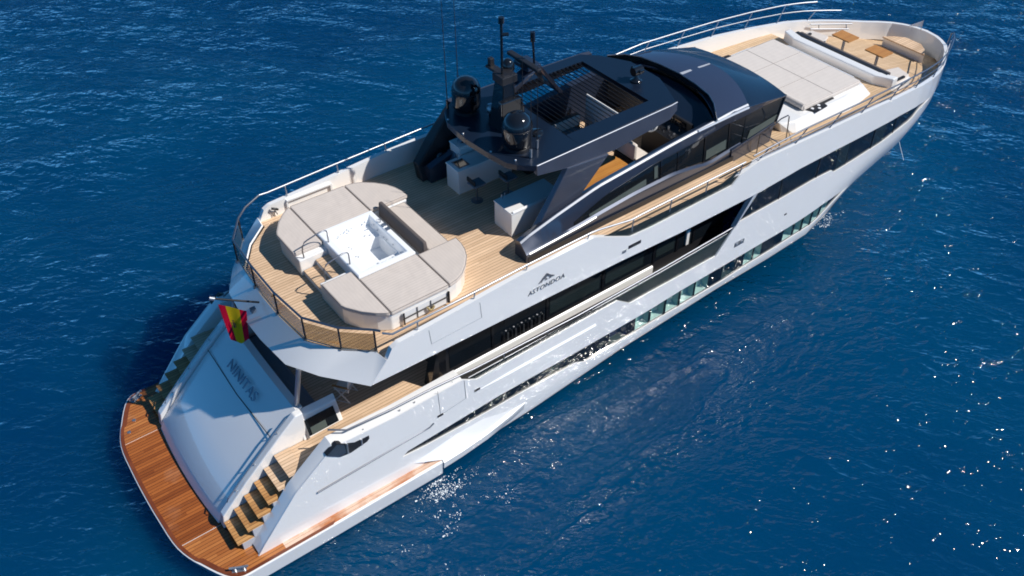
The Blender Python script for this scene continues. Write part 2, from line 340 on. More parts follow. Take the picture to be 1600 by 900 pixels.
    # body of the water: light scattered back from below a level surface
    big = stretched(0, 1, 1, 0.05, 3)
    mx = N.new('ShaderNodeMix'); mx.data_type = 'RGBA'; mx.inputs[6].default_value = (0.0002, 0.030, 0.094, 1); mx.inputs[7].default_value = (0.0002, 0.042, 0.112, 1)
    L.new(rng_(big, .35, .65), mx.inputs[0])
    flat = N.new('ShaderNodeCombineXYZ'); flat.inputs[2].default_value = 1.0
    sss = N.new('ShaderNodeSubsurfaceScattering'); sss.falloff = 'BURLEY'; sss.inputs['Scale'].default_value = 3.0; sss.inputs['Radius'].default_value = (.4, 1.0, 1.5)
    L.new(mx.outputs[2], sss.inputs['Color']); L.new(flat.outputs[0], sss.inputs['Normal'])
    gl = N.new('ShaderNodeBsdfGlossy'); gl.inputs['Roughness'].default_value = 0.05; L.new(bp.outputs[0], gl.inputs['Normal'])
    fr = N.new('ShaderNodeFresnel'); fr.inputs[0].default_value = 1.33; L.new(bp.outputs[0], fr.inputs['Normal'])
    ms_ = N.new('ShaderNodeMixShader'); L.new(fr.outputs[0], ms_.inputs[0]); L.new(sss.outputs[0], ms_.inputs[1]); L.new(gl.outputs[0], ms_.inputs[2]); L.new(ms_.outputs[0], out.inputs[0])
    me.materials.append(m); o = bpy.data.objects.new('sea_water', me); COL.objects.link(o); o['kind'] = 'structure'
    return o
build_water()

# ================================================================== THE YACHT
XT = [0,2,6,8,10,14,20,24,26,28,30,32,33,34,35,36,36.5,37,37.3,37.5,37.6]
YT = [3.9,3.9,3.93,3.95,3.95,3.95,3.95,3.94,3.89,3.82,3.7,3.5,3.3,3.01,2.59,2.07,1.78,1.40,1.0,0.6,0.0]
XW = [0,8,12.7,17,22,27,28.4,30,33,35,36.3]; YW = [3.7,3.75,3.64,3.45,3.15,2.72,2.45,1.95,1.15,.5,0.0]
ZC = ([2,9,12.6,16.4,21,23.5,26,27.4,28.4,30],[.0,.05,.30,.78,1.10,1.16,1.26,1.52,2.2,2.6])
def Y(x, z):
    if x <= 26: return Ymid(x, z)
    if x >= 29: return Ybow(x, z)
    k = (x-26)/3; return (1-k)*Ymid(x, z)+k*Ybow(x, z)
def Ymid(x, z):
    yt = float(np.interp(x, XT, YT)); zc = float(np.interp(x, *ZC))
    return yt if z >= zc+.25 else yt-.04*(zc+.25-z)/.25 if z >= zc else max(0.3, yt-.04-(zc-z)*.85)
def Ybow(x, z):
    yt = np.interp(x, XT, YT); yw = np.interp(x, XW, YW); h = np.interp(x, [0,12,24,30,37], [1.3,1.4,2.2,3.6,4.6])
    t = float(np.clip(z/h, -.5, 1)); g = 1-(1-t)**1.6 if t > 0 else t
    return max(0.0, float(yw+(yt-yw)*g))
lwt = P2([(2.3,.25),(7.0,1.45),(7.65,1.5),(7.85,1.64),(9.3,1.73),(11.2,1.85),(14.3,1.88),(17.4,1.96),(19.1,2.08),(20.8,2.13),(23.2,2.22),(25.2,2.27),(26.7,2.40),(28.35,2.44),(37.6,2.9)])
lwb = P2([(2.3,.24),(7.0,1.44),(7.65,1.49),(8.5,1.43),(10.7,1.39),(12,1.40),(14.35,1.36),(14.75,1.18),(16.4,1.22),(18.4,1.29),(21.3,1.37),(22.7,1.50),(24.6,1.60),(26.5,1.68),(27.2,1.95),(28.35,2.43),(37.6,2.89)])
zcf = lambda x: float(np.interp(x, *ZC))
mb = P2([(2.3,.3),(2.86,.66),(3.1,.98),(4.3,2.40),(5.6,3.44),(6.2,3.40),(7.6,3.34),(9.9,3.40),(10.12,3.26),(10.4,3.10),(13.5,3.18),(16.0,3.24),(16.6,2.80),(20.6,2.84),(21.5,3.90),(25.6,4.0),(26.62,3.94),(26.78,3.80),(29.7,3.87),(31.75,4.03),(32.5,4.28),(33.62,4.28),(37.6,4.0)])
sk = P2([(6.94,5.03),(16,4.92),(18.5,4.83),(22.26,4.81),(24.4,4.93),(26.1,4.9),(28,4.83),(30.7,4.69),(32.3,4.54),(33.62,4.285),(37.6,4.005)])
sheer = P2([(6.98,5.04),(7.55,5.66),(7.72,5.98),(7.95,6.09),(9,6.15),(12,6.36),(14.8,6.42),(16.3,5.74),(17.3,5.70),(20.8,5.76),(21.15,6.03),(22,6.22),(24,6.16),(26,6.04),(28,5.93),(30,5.73),(32,5.51),(33,5.37),(34,5.21),(35,5.07),(36,4.93),(37,4.85),(37.6,4.82)])
zfore = P2([(22,5.52),(26,5.32),(31.3,5.2),(31.5,4.86),(33.5,4.60),(36.9,3.95)])
BRK = [2.3,2.86,2.9,3.1,4.3,5.6,6.2,7.0,7.6,7.65,7.85,8.5,9.3,9.64,9.9,10.12,10.4,14.35,14.75,16.0,16.6,20.6,21.5,26.62,26.78,26.7,27.2,28.35,33.62,16.3,21.15,7.55,7.95,14.8,20.8,37,37.3,37.45,37.55,37.6]
def stations(a, b, step=.3):
    s = sorted(set([round(float(x), 4) for x in np.arange(a, b, step)] + [x for x in BRK if a <= x <= b] + [a, b]))
    return s
def strip(mbd, xs, lo, hi, side, off=0.0, n=1):
    rows = []
    for x in xs:
        r = []
        for k in range(n+1):
            z = lo(x)+(hi(x)-lo(x))*k/n; r.append((x, side*(Y(x, z)+off), z))
        rows.append(r)
    return mbd.loft(rows)

yacht = thing('motor_yacht', (0, 0, 0), 'long white motor yacht with dark navy upper deckhouse and teak decks on blue sea', 'yacht')
def part(name, mbd, mat, parent=None, **k): return mbd.build(name, mat, parent or yacht, **k)

# hull ---------------------------------------------------------------
h = MB(); xs = stations(2.3, 37.6)
for sd in (1, -1):
    strip(h, xs, lambda x: -1.4, lambda x: min(zcf(x), lwb(x)-.01), sd, n=4)
    strip(h, xs, lambda x: min(zcf(x), lwb(x)-.01), lwb, sd, n=3)
    strip(h, [x for x in xs if x <= 7.65], lwb, lwt, sd)
    strip(h, [x for x in xs if x >= 28.35], lwb, lwt, sd)
    strip(h, xs, lwt, mb, sd, n=4)
h.loft([[(2.3, Y(2.3, z)*k, z) for k in (1, .5, 0, -.5, -1)] for z in (-1.4, 0., .3)])
hull = part('hull', h, WHITE, smooth=28, solid=0.05)
bs = MB(); xb = stations(2.3, 36.2)
for sd in (1, -1): strip(bs, [x for x in xb if x <= 28.2], lambda x: -.9, lambda x: zcf(x)-.03, sd, .012, n=3)
part('boot_stripe', bs, BOOT, hull, smooth=30, solid=.02, soff=0)

def sub_strip(mbd, x0, x1, lo, hi, sd, off, extra=()):
    return strip(mbd, stations(x0, x1, .25), lo, hi, sd, off)
# lower window band with recessed lit cabin windows --------------------
PURP = pbr('violet_dim_cabin', (.05,.045,.09), .5)
LIT = [(15.82,16.62,'p'),(17.0,17.62,''),(17.72,18.32,''),(18.42,19.02,''),(19.12,19.78,''),(19.86,20.5,''),(21.2,21.92,'g'),(22.32,22.78,''),(22.86,23.26,''),(24.45,24.98,''),(25.1,25.48,''),(25.58,26.02,''),(26.12,26.56,''),(26.7,27.1,'')]
for sd in (-1, 1):
    band = part('cabin_window_band', strip(MB(), stations(7.7, 28.3, .25), lwb, lwt, sd, -.47), BLACKM, smooth=30, solid=.02)
    x = 7.65
    for a, b_, t in LIT + [(28.35, 0, '')]:
        sub_strip(MB(), x, a, lwb, lwt, sd, -.045).build('dark_pane', DARKGL, band, smooth=30, solid=.02); x = b_
    for a, b_, t in LIT:
        m1 = MB(); zb = lambda x: lwb(x)+.05; zt = lambda x: lwt(x)-.05
        D = -.32; ya = lambda x, z, o: sd*(Y(x, z)+o)
        q = lambda x, z, o: (x, ya(x, z, o), z)
        B = zb; T = zt
        # inner back, side reveals and ceiling of the window niche
        m1.add([q(a,B(a),D), q(b_,B(b_),D), q(b_,T(b_),D), q(a,T(a),D), q(a,B(a),-.05), q(b_,B(b_),-.05), q(b_,T(b_),-.05), q(a,T(a),-.05)],
               [(0,1,2,3),(0,3,7,4),(1,5,6,2),(3,2,6,7)])
        win = m1.build('cabin_window', CABIN if t == '' else PURP if t == 'p' else CURT, band)
        m2 = MB(); m2.add([q(a,B(a),-.05), q(b_,B(b_),-.05), q(b_,B(b_),D), q(a,B(a),D)], [(0,1,2,3)])
        # frame above and below
        m3 = sub_strip(MB(), a, b_, zt, lwt, sd, -.045); m4 = sub_strip(MB(), a, b_, lwb, zb, sd, -.045)
        sub_strip(MB(), a, b_, zb, zt, sd, -.05).build('window_glass', GLASSC, band)
        # sill colour brighter than the lining: sunlight painted into it
        me = win.data; me.materials.append(CABIN2)
        m2b = m2.build('window_sill', CABIN2 if t == '' else CURT, band, solid=.01)
        m3.build('window_frame', DARKGL, band, solid=.02); m4.build('window_frame', DARKGL, band, solid=.02)
# long dark windows in the forward topsides ---------------------------
fwl = MB()
for sd in (-1, 1):
    SEG = [21.52,23.6,24.75,25.9,26.7,27.7,29.0,30.3,31.6,33.6]
    g0 = MB()
    pts = [(21.62,mb(21.62)),(33.55,4.29)]
    wb = part('bow_window_band', strip(MB(), stations(22.2, 33.58, .25), lambda x: mb(x)-.01, lambda x: sk(x)+.01, sd, -.05), DARKGL, smooth=30, solid=.02)
    tri = MB(); tri.add([(21.5, sd*3.90, 3.90),(22.2, sd*3.90, mb(22.2)-.01),(22.2, sd*3.90, 4.82),(22.14, sd*3.90, 4.75)], [(0,1,2,3)])
    tri.build('corner_pane', DARKGL, wb, solid=.02)
    for x0, x1 in ((26.85, 27.48),(29.15, 29.9)):
        m_ = strip(MB(), [x0, (x0+x1)/2, x1], lambda x: mb(x)+.0, lambda x: sk(x)-.0, sd, -.042)
        m_.build('blind', DARKGL2, wb)
    for x0 in (23.62, 25.7, 27.5, 29.1, 30.6):
        m_ = strip(MB(), [x0, x0+.03], lambda x: mb(x), lambda x: sk(x), sd, -.040); m_.build('mullion', BLACKM, wb, solid=.01)
    # raked strut between the open side deck and the flush windows
    st = MB(); st.add([(21.36, sd*3.95, 3.72),(21.52, sd*3.95, 3.88),(22.30, sd*3.95, 4.85),(22.10, sd*3.95, 4.85),(21.36, sd*3.78, 3.72),(21.52, sd*3.78, 3.88),(22.30, sd*3.78, 4.85),(22.10, sd*3.78, 4.85)],
                      [(0,1,2,3),(4,7,6,5),(0,4,5,1),(1,5,6,2),(2,6,7,3),(3,7,4,0)])
    part('raked_strut', st, TRIM)
# upper bulwark, sheer to window head ---------------------------------
ub = MB()
for sd in (1, -1): strip(ub, stations(6.98, 37.6, .25), sk, sheer, sd, 0, n=3)
part('upper_bulwark', ub, WHITE, smooth=28, solid=.15)
# aft skirt of the upper deck overhang
LOW = [(6.98,3.955,5.03),(6.06,2.80,5.03),(5.52,1.85,5.03),(5.40,.55,5.03)]
UPP = [(7.56,3.955,5.66),(7.50,3.50,5.65),(6.78,2.86,5.63),(6.17,1.93,5.62),(6.04,.55,5.62)]
mir = lambda L: L + [(x, -y, z) for x, y, z in L[::-1]]
lowm = mir([LOW[0],LOW[0]]+LOW[1:]); uppm = mir(UPP)
sk_ = MB(); sk_.loft([lowm, uppm])
part('aft_overhang_skirt', sk_, WHITE, smooth=50, solid=.05)
ov = MB(); ov.prism([(x+.05, y*.985) for x, y, z in mir(LOW)] + [(21.6,-3.8),(21.6,3.8)], 5.035, 5.14)
part('overhang_ceiling', ov, WHITE2)
# side sponsons --------------------------------------------------------
for sd in (-1, 1):
    rows = []
    for x, yo, zt, yi, zi in ((8.87,4.27,.64,3.93,1.22),(9.6,4.25,.66,3.93,1.25),(10.6,4.18,.70,3.93,1.27),(11.6,4.06,.78,3.90,1.28),(12.2,3.97,.86,3.88,1.25),(12.62,3.86,.98,3.85,1.2)):
        k9 = .95 if x < 8.9 else 0
        rows.append([(x-k9, sd*(yi-.06), zi-(.25 if k9 else 0)), (x-k9, sd*(yi-.0), zi-(.25 if k9 else 0)), (x, sd*(yo-.10), zt+.04), (x, sd*yo, zt-.02), (x, sd*(yo-.03), zt-.3), (x, sd*(yi-.3), .02), (x, sd*(yi-.5), .02)])
    part('side_sponson', MB().loft(rows, True, True), WHITE, smooth=40)
    cr = MB()  # crease ledge along the topsides
    rows = []
    for x in np.linspace(10.3, 15.1, 12):
        t = min(1, (x-10.3)/1.2); z = 2.60+.015*(x-10)
        rows.append([(x, sd*(Y(x, z)-.005), z+.07*t), (x, sd*(Y(x, z)+.05*t), z-.0), (x, sd*(Y(x, z)-.005), z-.04*t)])
    part('topside_ledge', cr.loft(rows), WHITE, solid=.01)
    sl_ = MB().tube([(x, sd*(3.952), 2.0+.04*(x-4.9)) for x in np.linspace(4.9, 8.65, 14)] + [(8.8, sd*3.955, 2.24)], .028, 6)
    part('fender_track', sl_, STEELD)
    m_ = MB().box(8.95, 9.15, sd*3.93, sd*3.965, 2.38, 2.46); part('hull_socket', m_, BLACKM, hull)
    m_ = MB().box(10.3, 10.5, sd*3.93, sd*3.965, 2.62, 2.70); part('hull_socket', m_, BLACKM, hull)
    # eye-shaped mooring fairlead
    o_ = [(5.36,3.28),(5.72,3.52),(5.95,3.36),(6.25,3.20),(6.85,3.16),(6.62,2.96),(6.1,2.86),(5.75,2.92)]
    fl_ = MB().add([(x, sd*3.937, z) for x, z in o_]+[(x, sd*3.80, z) for x, z in o_], [tuple(range(8)), tuple(range(15, 7, -1))]+[(i, (i+1) % 8, 8+(i+1) % 8, 8+i) for i in range(8)])
    fr = part('mooring_fairlead', fl_, BLACKM)
    MB().tube([(6.0, sd*3.94, 2.9), (6.0, sd*3.95, 3.35)], .03, 8).build('roller', STEEL, fr)
    MB().tube([(6.45, sd*3.94, 2.95), (6.45, sd*3.95, 3.2)], .03, 8).build('roller', STEEL, fr)
    MB().add([(5.38, sd*3.945, 3.26),(5.72, sd*3.945, 3.49),(5.93, sd*3.945, 3.34),(5.95, sd*3.945, 2.98),(5.75, sd*3.945, 2.95)], [(0,1,2,3,4)]).build('steel_plate', STEELD, fr, solid=.01)
    for (xa, za, xb2, zb2) in ((9.02,3.48,9.06,2.42),(9.95,3.36,9.98,2.55),(9.06,2.42,9.98,2.55)):
        MB().tube([(xa, sd*3.952, za), (xb2, sd*3.952, zb2)], .007, 5).build('boarding_door_seam', STEELD, hull)
    for (xa, za, xb2, zb2) in ((8.9,6.0,8.95,5.45),(10.6,6.1,10.65,5.5),(8.95,5.45,10.65,5.5)):
        MB().tube([(xa, sd*3.952, za), (xb2, sd*3.952, zb2)], .006, 5).build('panel_seam', STEELD, hull)
    # oval fuelling hatch and air vent
    v1 = part('deck_filler_hatch', MB().box(21.55, 22.05, sd*3.92, sd*3.958, 2.76, 2.98), GREYLET, bevel=.02)
    for xx in (21.65, 21.9): MB().box(xx-.05, xx+.07, sd*3.94, sd*3.968, 2.83, 2.93).build('filler_cap', STEEL, v1)
    v2 = part('side_vent', MB().box(16.25, 16.78, sd*3.92, sd*3.956, 5.27, 5.40), BLACKM)
    MB().box(16.0, 16.16, sd*3.92, sd*3.958, 5.20, 5.32).build('small_lamp', STEEL, v2)
    m_ = MB().box(24.15, 24.27, sd*3.88, sd*3.95, 3.02, 3.08); part('hull_socket', m_, BLACKM, hull)
# swim platform --------------------------------------------------------
def plat(o=0.0):
    L = [(8.86,4.26),(2.5,4.30),(1.95,4.14),(1.42,3.2),(1.10,2.28),(1.02,1.1),(1.0,0)]
    Q = [(2.9,4.29)]+[L[1]]+L[2:]+[(1.02,-1.1)]; S_ = [L[0], (5,4.29), (2.9,4.29)]
    for i in range(1, len(Q)-2):
        p0, p1, p2, p3 = [np.array(q_) for q_ in Q[i-1:i+3]]
        for t in (.25, .5, .75, 1.0):
            S_.append(tuple(.5*((2*p1)+(p2-p0)*t+(2*p0-5*p1+4*p2-p3)*t*t+(3*p1-p0-3*p2+p3)*t**3)))
    S_[-1] = (1.0, 0.0); L = S_
    L = [(x+o*1.1 if x < 8 else x-o*.3, y-(o if y > 3 else 0)) for x, y in L]
    return L + [(x, -y) for x, y in L[-2::-1]]
pl = MB(); top = plat(0.02); bot = [(x+(.18 if x < 3 else 0), y*.985) for x, y in plat(0.02)]
pl.prism(bot, .02, .655, top)
plt_ = part('swim_platform', pl, WHITE, bevel=.03)
inner_edge = [(8.84,3.86),(4,3.80),(3.1,3.76),(2.80,3.3),(2.62,2.95),(2.47,2.5),(2.36,1.4),(2.32,0)]
ie = inner_edge + [(x, -y) for x, y in inner_edge[-2::-1]]
def ring(mbd, outer, inner, z0, z1):
    n = len(outer)-1
    for i in range(len(outer)-1): pass
    return mbd
tp = plat(.10)
# teak in three lifting panels, split at y = +-2.28
def clip_y(poly, lo, hi):
    def half(P, y, keep):
        out = []
        for i in range(len(P)):
            a, b = P[i], P[(i+1) % len(P)]
            ia, ib = keep(a[1]), keep(b[1])
            if ia: out.append(a)
            if ia != ib:
                t = (y-a[1])/(b[1]-a[1]); out.append((a[0]+t*(b[0]-a[0]), y))
        return out
    return half(half(poly, lo, lambda v: v >= lo), hi, lambda v: v <= hi)
poly = tp + ie[::-1]
for lo, hi in ((-2.265, 2.265), (2.295, 5), (-5, -2.295)):
    c = clip_y(poly, lo, hi)
    for xa, xb2, mt_ in ((0, 3.6, TEAKW), (3.6, 8.85, TEAKB)):
        cc = [(x, y) for y, x in clip_y([(y, x) for x, y in c], xa, xb2)]
        if len(cc) > 2 and (xa == 0 or abs(lo) > 3 or abs(hi) > 3): MB().prism(cc, .650, .672).build('teak_panel', TEAKW2 if xa == 0 and lo != -2.265 else mt_, plt_)
# red-brown margin board and black waterway
mg_o = plat(.06); mg_i = plat(.16)
mm = MB(); n_ = len(mg_o)
mm.add([(x, y, .676) for x, y in mg_o]+[(x, y, .676) for x, y in mg_i], [(i, i+1, n_+i+1, n_+i) for i in range(1, n_-2)])
mm.build('margin_board', MAHO, plt_, solid=.004)
gv = MB(); g_i = [(x+.05, y-.03*np.sign(y)) for x, y in ie]; n_ = len(ie)
gv.add([(x, y, .678) for x, y in ie]+[(x+.09, y-.05*np.sign(y), .678) for x, y in ie], [(i, i+1, n_+i+1, n_+i) for i in range(1, n_-2)])
gv.build('drain_gap', BLACKM, plt_, solid=.004)
for cx, cy, a in ((2.25, 3.98, .45), (2.25, -3.98, -.45)):
    cl = MB(); ca, sa = math.cos(a), math.sin(a); pt = lambda u, v, z: (cx+u*ca-v*sa, cy+u*sa+v*ca, z)
    cl.tube([pt(-.26,0,.80), pt(-.1,0,.79), pt(.1,0,.79), pt(.26,0,.80)], .035, 8)
    for u in (-.12, .12): cl.tube([pt(u,0,.66), pt(u,0,.79)], .045, 8)
    cl.add([pt(-.2,-.08,.68),pt(.2,-.08,.68),pt(.2,.08,.68),pt(-.2,.08,.68)], [(0,1,2,3)])
    cl.build('mooring_cleat', STEEL, plt_, smooth=40)
for cx, cy in ((1.85, 3.1), (1.55, 2.7)): MB().lathe([(.06,0),(.06,.012),(.0,.012)], (cx, cy, .672), 14).build('deck_ring', STEEL, plt_)
# transom garage door --------------------------------------------------
gd = MB(); rows = []
ys = np.linspace(-2.22, 2.22, 17)
for k, (xo, z) in enumerate(((2.30,.70),(2.48,1.05),(3.4,1.96),(4.30,2.80),(4.54,2.985),(5.1,3.45),(5.32,3.62))):
    rows.append([(xo+.055*(abs(y)/2.2)**2*(1-k/9)*2 + (.0), y, z-(.0)) for y in ys])
gd.loft(rows)
back = [[(x+.22, y, z-.02) for x, y, z in r] for r in rows]; gd.loft(back[::-1]); gd.loft([[r[0] for r in rows], [r[0] for r in back]]); gd.loft([[r[-1] for r in rows], [r[-1] for r in back]]); gd.loft([rows[0], back[0]]); gd.loft([rows[-1], back[-1]])
door = part('garage_door', gd, WHITE, smooth=20)
cz = MB(); cz.tube([(4.50, 2.21, 2.968), (4.44, 0, 2.92), (4.50, -2.21, 2.968)], .012, 5); cz.build('door_seam', BLACKM, door)
nrm = Vector((-.66, 0, .75)).normalized()
xf = Matrix(((0, nrm.z*1.0, nrm.x, 4.625), (-1, 0, 0, 0.10), (0, -nrm.x, nrm.z, 3.155), (0, 0, 0, 1)))
text_mesh('NINITAS', .46, .022, xf, 'lettering', BLUELET, door, bold=-.006)
RISER = pbr('shaded_riser', (.42,.44,.48), .5)  # grey holds the shade of the aft-facing risers
for sd in (-1, 1):
    # stair flank panel between door and steps
    fp = MB(); A = [(2.46,.70),(2.54,1.20),(3.4,2.06),(4.54,3.09),(5.22,3.66),(5.45,3.66),(5.45,.7)]
    fp.add([(x, sd*2.265, z) for x, z in A]+[(x, sd*2.50, z-.0) for x, z in A], [tuple(range(7)),tuple(range(13,6,-1))]+[(i, (i+1) % 7, 7+(i+1) % 7, 7+i) for i in range(7)])
    part('stair_flank', fp, WHITE, bevel=.03)
    rail = part('transom_handrail', MB().tube([(2.80, sd*2.34, 1.52),(2.86, sd*2.34, 1.66),(4.54, sd*2.34, 3.22),(5.0, sd*2.34, 3.60)], .022, 8), STEEL, smooth=50)
    for t in (.12, .45, .85):
        x = 2.85+t*2.1; z = 1.64+t*1.93; MB().tube([(x, sd*2.34, z), (x+.03, sd*2.36, z-.14)], .014, 6).build('rail_post', STEEL, rail)
    # stern wing: thick side moulding that sweeps up to the cockpit coaming
    wg = MB(); rows = []
    for x in stations(2.9, 9.9, .3):
        z = mb(x); rows.append([(x, sd*(Y(x, z)-.03), z-.01), (x, sd*3.70, z+.035), (x, sd*3.47, z+.03), (x, sd*3.45, z-.02), (x, sd*3.45, min(z-.05, max(.5, min(2.58, z-.3))))])
    wg.loft(rows)
    part('stern_wing', wg, WHITE, smooth=35, solid=.04)
    # steps
    for k in range(6):
        x0 = 2.64+.37*k; z = .95+.325*k
        s_ = MB().box(x0, x0+.40, sd*2.505, sd*3.47, z-.34, z)
        stp = part('stair_step', s_, RISER)
        MB().prism([(x0-.13, sd*2.52), (x0+.36, sd*2.52), (x0+.36, sd*3.455), (x0-.13, sd*3.455)], z, z+.05).build('teak_tread', TEAKS if k < 4 else TEAK, stp)
        MB().box(x0-.012, x0+.0, sd*2.52, sd*3.4, z-.09, z-.05).build('riser_strip', BLACKM, stp)  # thin black strip below each tread nosing
# main deck ------------------------------------------------------------
md_ = MB().prism([(4.55, 2.52), (4.55, 3.44), (9.9, 3.44), (9.9, 3.8), (21.6, 3.8), (21.6, -3.8), (9.9, -3.8), (9.9, -3.44), (4.55, -3.44), (4.55, -2.52), (5.5, -2.5), (5.5, 2.5)], 2.45, 2.60)
part('main_deck', md_, TEAK)
for sd in (-1, 1):
    lk = MB().add([(5.30, sd*2.10, 2.6),(6.60, sd*2.10, 2.6),(6.60, sd*2.52, 2.6),(5.30, sd*2.56, 2.6),(5.24, sd*2.10, 3.44),(6.60, sd*2.10, 3.42),(6.56, sd*2.30, 3.32),(5.36, sd*2.30, 3.34)],
                  [(0,1,2,3),(4,7,6,5),(0,4,5,1),(1,5,6,2),(2,6,7,3),(3,7,4,0)])
    locker = part('cockpit_locker', lk, WHITE, bevel=.03)
    g_ = lambda u, v, o=0.0: (5.42+u*1.05, sd*(2.55-v*.235+o), 2.66+v*.62)
    MB().add([g_(.05,.05,.02), g_(.98,.05,.0), g_(.95,.85,.0), g_(.05,.85,.02)], [(0,1,2,3)]).build('locker_window', DARKGL, locker, solid=.03, soff=0)
    MB().add([g_(.15,.1,.05), g_(.62,.1,.035), g_(.62,.45,.035), g_(.15,.45,.05)], [(0,1,2,3)]).build('window_blind', CURT, locker, solid=.01, soff=0)
    MB().tube([g_(.03,.0,.05), g_(.03,.45,.05), g_(.03,.9,.05)], .03, 8).build('door_handle', STEEL, locker)
    part('overhang_post', MB().tube([(5.42, sd*2.05, 3.3), (5.72, sd*2.2, 5.05)], .075, 12), STEEL, smooth=50)
    # cockpit rail on the coaming
    cr = part('cockpit_rail', MB().tube([(5.72, sd*3.46, 3.66),(6.15, sd*3.74, 3.60),(7.6, sd*3.80, 3.56),(9.0, sd*3.82, 3.56),(10.4, sd*3.84, 3.48),(14.33, sd*3.86, 3.42),(18, sd*3.86, 3.52),(21.5, sd*3.86, 3.70)], .028, 8), STEELD, smooth=60)
    MB().tube([(10.2, sd*3.80, 3.18),(14.33, sd*3.82, 3.24),(18, sd*3.82, 3.34),(21.4, sd*3.82, 3.5)], .022, 8).build('lower_rail', STEELD, cr)
    for x in (6.6, 7.8, 8.3, 9.6, 11.5, 13.2, 15, 17, 19, 21): MB().tube([(x, sd*3.82, mb(x)-.1), (x, sd*3.84, 3.42)], .018, 6).build('rail_post', STEEL, cr)
    # saloon flank
    sa = MB(); sa.box(9.9, 21.9, sd*3.02, sd*2.6, 2.6, 5.035); sal = part('saloon_wall', sa, BLACKM)
    MB().box(10.05, 21.85, sd*3.035, sd*3.0, 3.02, 4.95).build('saloon_glass', DARKGL, sal)
    for x0, x1, z0, z1 in ((12.1,13.55,3.75,4.7),(13.9,16.0,3.15,4.1),(16.25,17.95,3.2,4.2),(18.55,19.4,3.2,4.75)):
        MB().box(x0, x1, sd*3.048, sd*3.03, z0, z1).build('window_blind', DARKGL2, sal)
    for x0 in (11.6, 13.75, 16.1, 18.4, 19.5, 20.3): MB().box(x0, x0+.10, sd*3.06, sd*3.02, 3.0, 5.0).build('mullion', BLACK, sal)
    for k in range(11): MB().tube([(12.05+k*.155, sd*3.09, 3.02), (12.05+k*.155, sd*3.09, 3.34)], .03, 6).build('baluster', STEELD if k % 2 else BLACK, sal)
    MB().box(19.95, 20.08, sd*3.10, sd*3.03, 3.1, 3.75).build('door_handle', WHITE, sal)
    part('side_deck_shade', MB().box(9.95, 21.5, sd*3.025, sd*3.79, 2.60, 2.612), DKINT)  # dark sheet over the side-deck teak, standing in for overhang shade
    part('side_deck_ledge', MB().add([(9.95, sd*3.07, 2.92),(18.4, sd*3.07, 2.98),(18.4, sd*3.14, 2.93),(9.95, sd*3.14, 2.86),(9.95, sd*3.07, 2.61),(18.4, sd*3.07, 2.61),(18.4, sd*3.14, 2.61),(9.95, sd*3.14, 2.61)],
         [(0,1,2,3),(3,2,6,7),(0,3,7,4),(1,5,6,2),(4,7,6,5),(0,4,5,1)]), WHITE, bevel=.03)
    # smoked glass in the lowered bulwark, main deck and upper deck
    part('bulwark_glass', MB().add([(16.3, sd*3.90, 2.9),(16.62, sd*3.90, 2.72),(20.62, sd*3.90, 2.76),(21.3, sd*3.90, 3.5),(16.1, sd*3.88, 3.28),(21.3, sd*3.88, 3.55)], [(0,1,2,3,5,4)]), SPRAYGL, solid=.02)
    part('bulwark_glass', MB().add([(10.15, sd*3.88, 3.2),(10.4, sd*3.88, 3.05),(16.1, sd*3.88, 3.2),(16.1, sd*3.87, 3.34),(10.8, sd*3.87, 3.26)], [(0,1,2,3,4)]), SPRAYGL, solid=.02)
    part('bulwark_glass', MB().add([(15.0, sd*3.86, 6.26),(16.3, sd*3.88, 5.66),(20.8, sd*3.88, 5.68),(21.14, sd*3.88, 6.0),(16.4, sd*3.86, 6.02)], [(0,1,2,3,4)]), SPRAYGL, solid=.02)
part('saloon_aft_doors', MB().box(9.86, 9.9, -2.62, 2.62, 2.6, 5.03), DARKGL)
part('saloon_corner_pillar', MB().prism([(9.3, -3.05), (9.9, -3.05), (9.9, -2.7), (9.3, -2.7)], 2.6, 5.03, [(9.85, -3.05), (9.95, -3.05), (9.95, -2.7), (9.85, -2.7)]), BLACK)
part('cockpit_bench', MB().box(5.35, 6.15, -1.9, 1.9, 2.6, 3.05).box(5.35, 5.6, -1.9, 1.9, 3.05, 3.5), GREYC, bevel=.06)
# sun deck -------------------------------------------------------------
deckpoly = [(x+.06, y*.985) for x, y, z in mir(UPP)]
sd_poly = [(7.5, 3.80)] + [(x+.05, y) for x, y, z in mir(UPP[1:])] + [(7.5, -3.80), (22.1, -3.80), (22.1, 3.80)]
part('sun_deck', MB().prism(sd_poly, 5.40, 5.60), TEAK)
fd = MB(); rows = []
for x in stations(22.1, 37.2, .35):
    yy = max(.05, Y(x, 5)-.13); rows.append([(x, yy*k, zfore(x)+.03*(1-k*k)) for k in (1, .5, 0, -.5, -1)])
part('foredeck', fd.loft(rows), TEAKF, solid=.06)
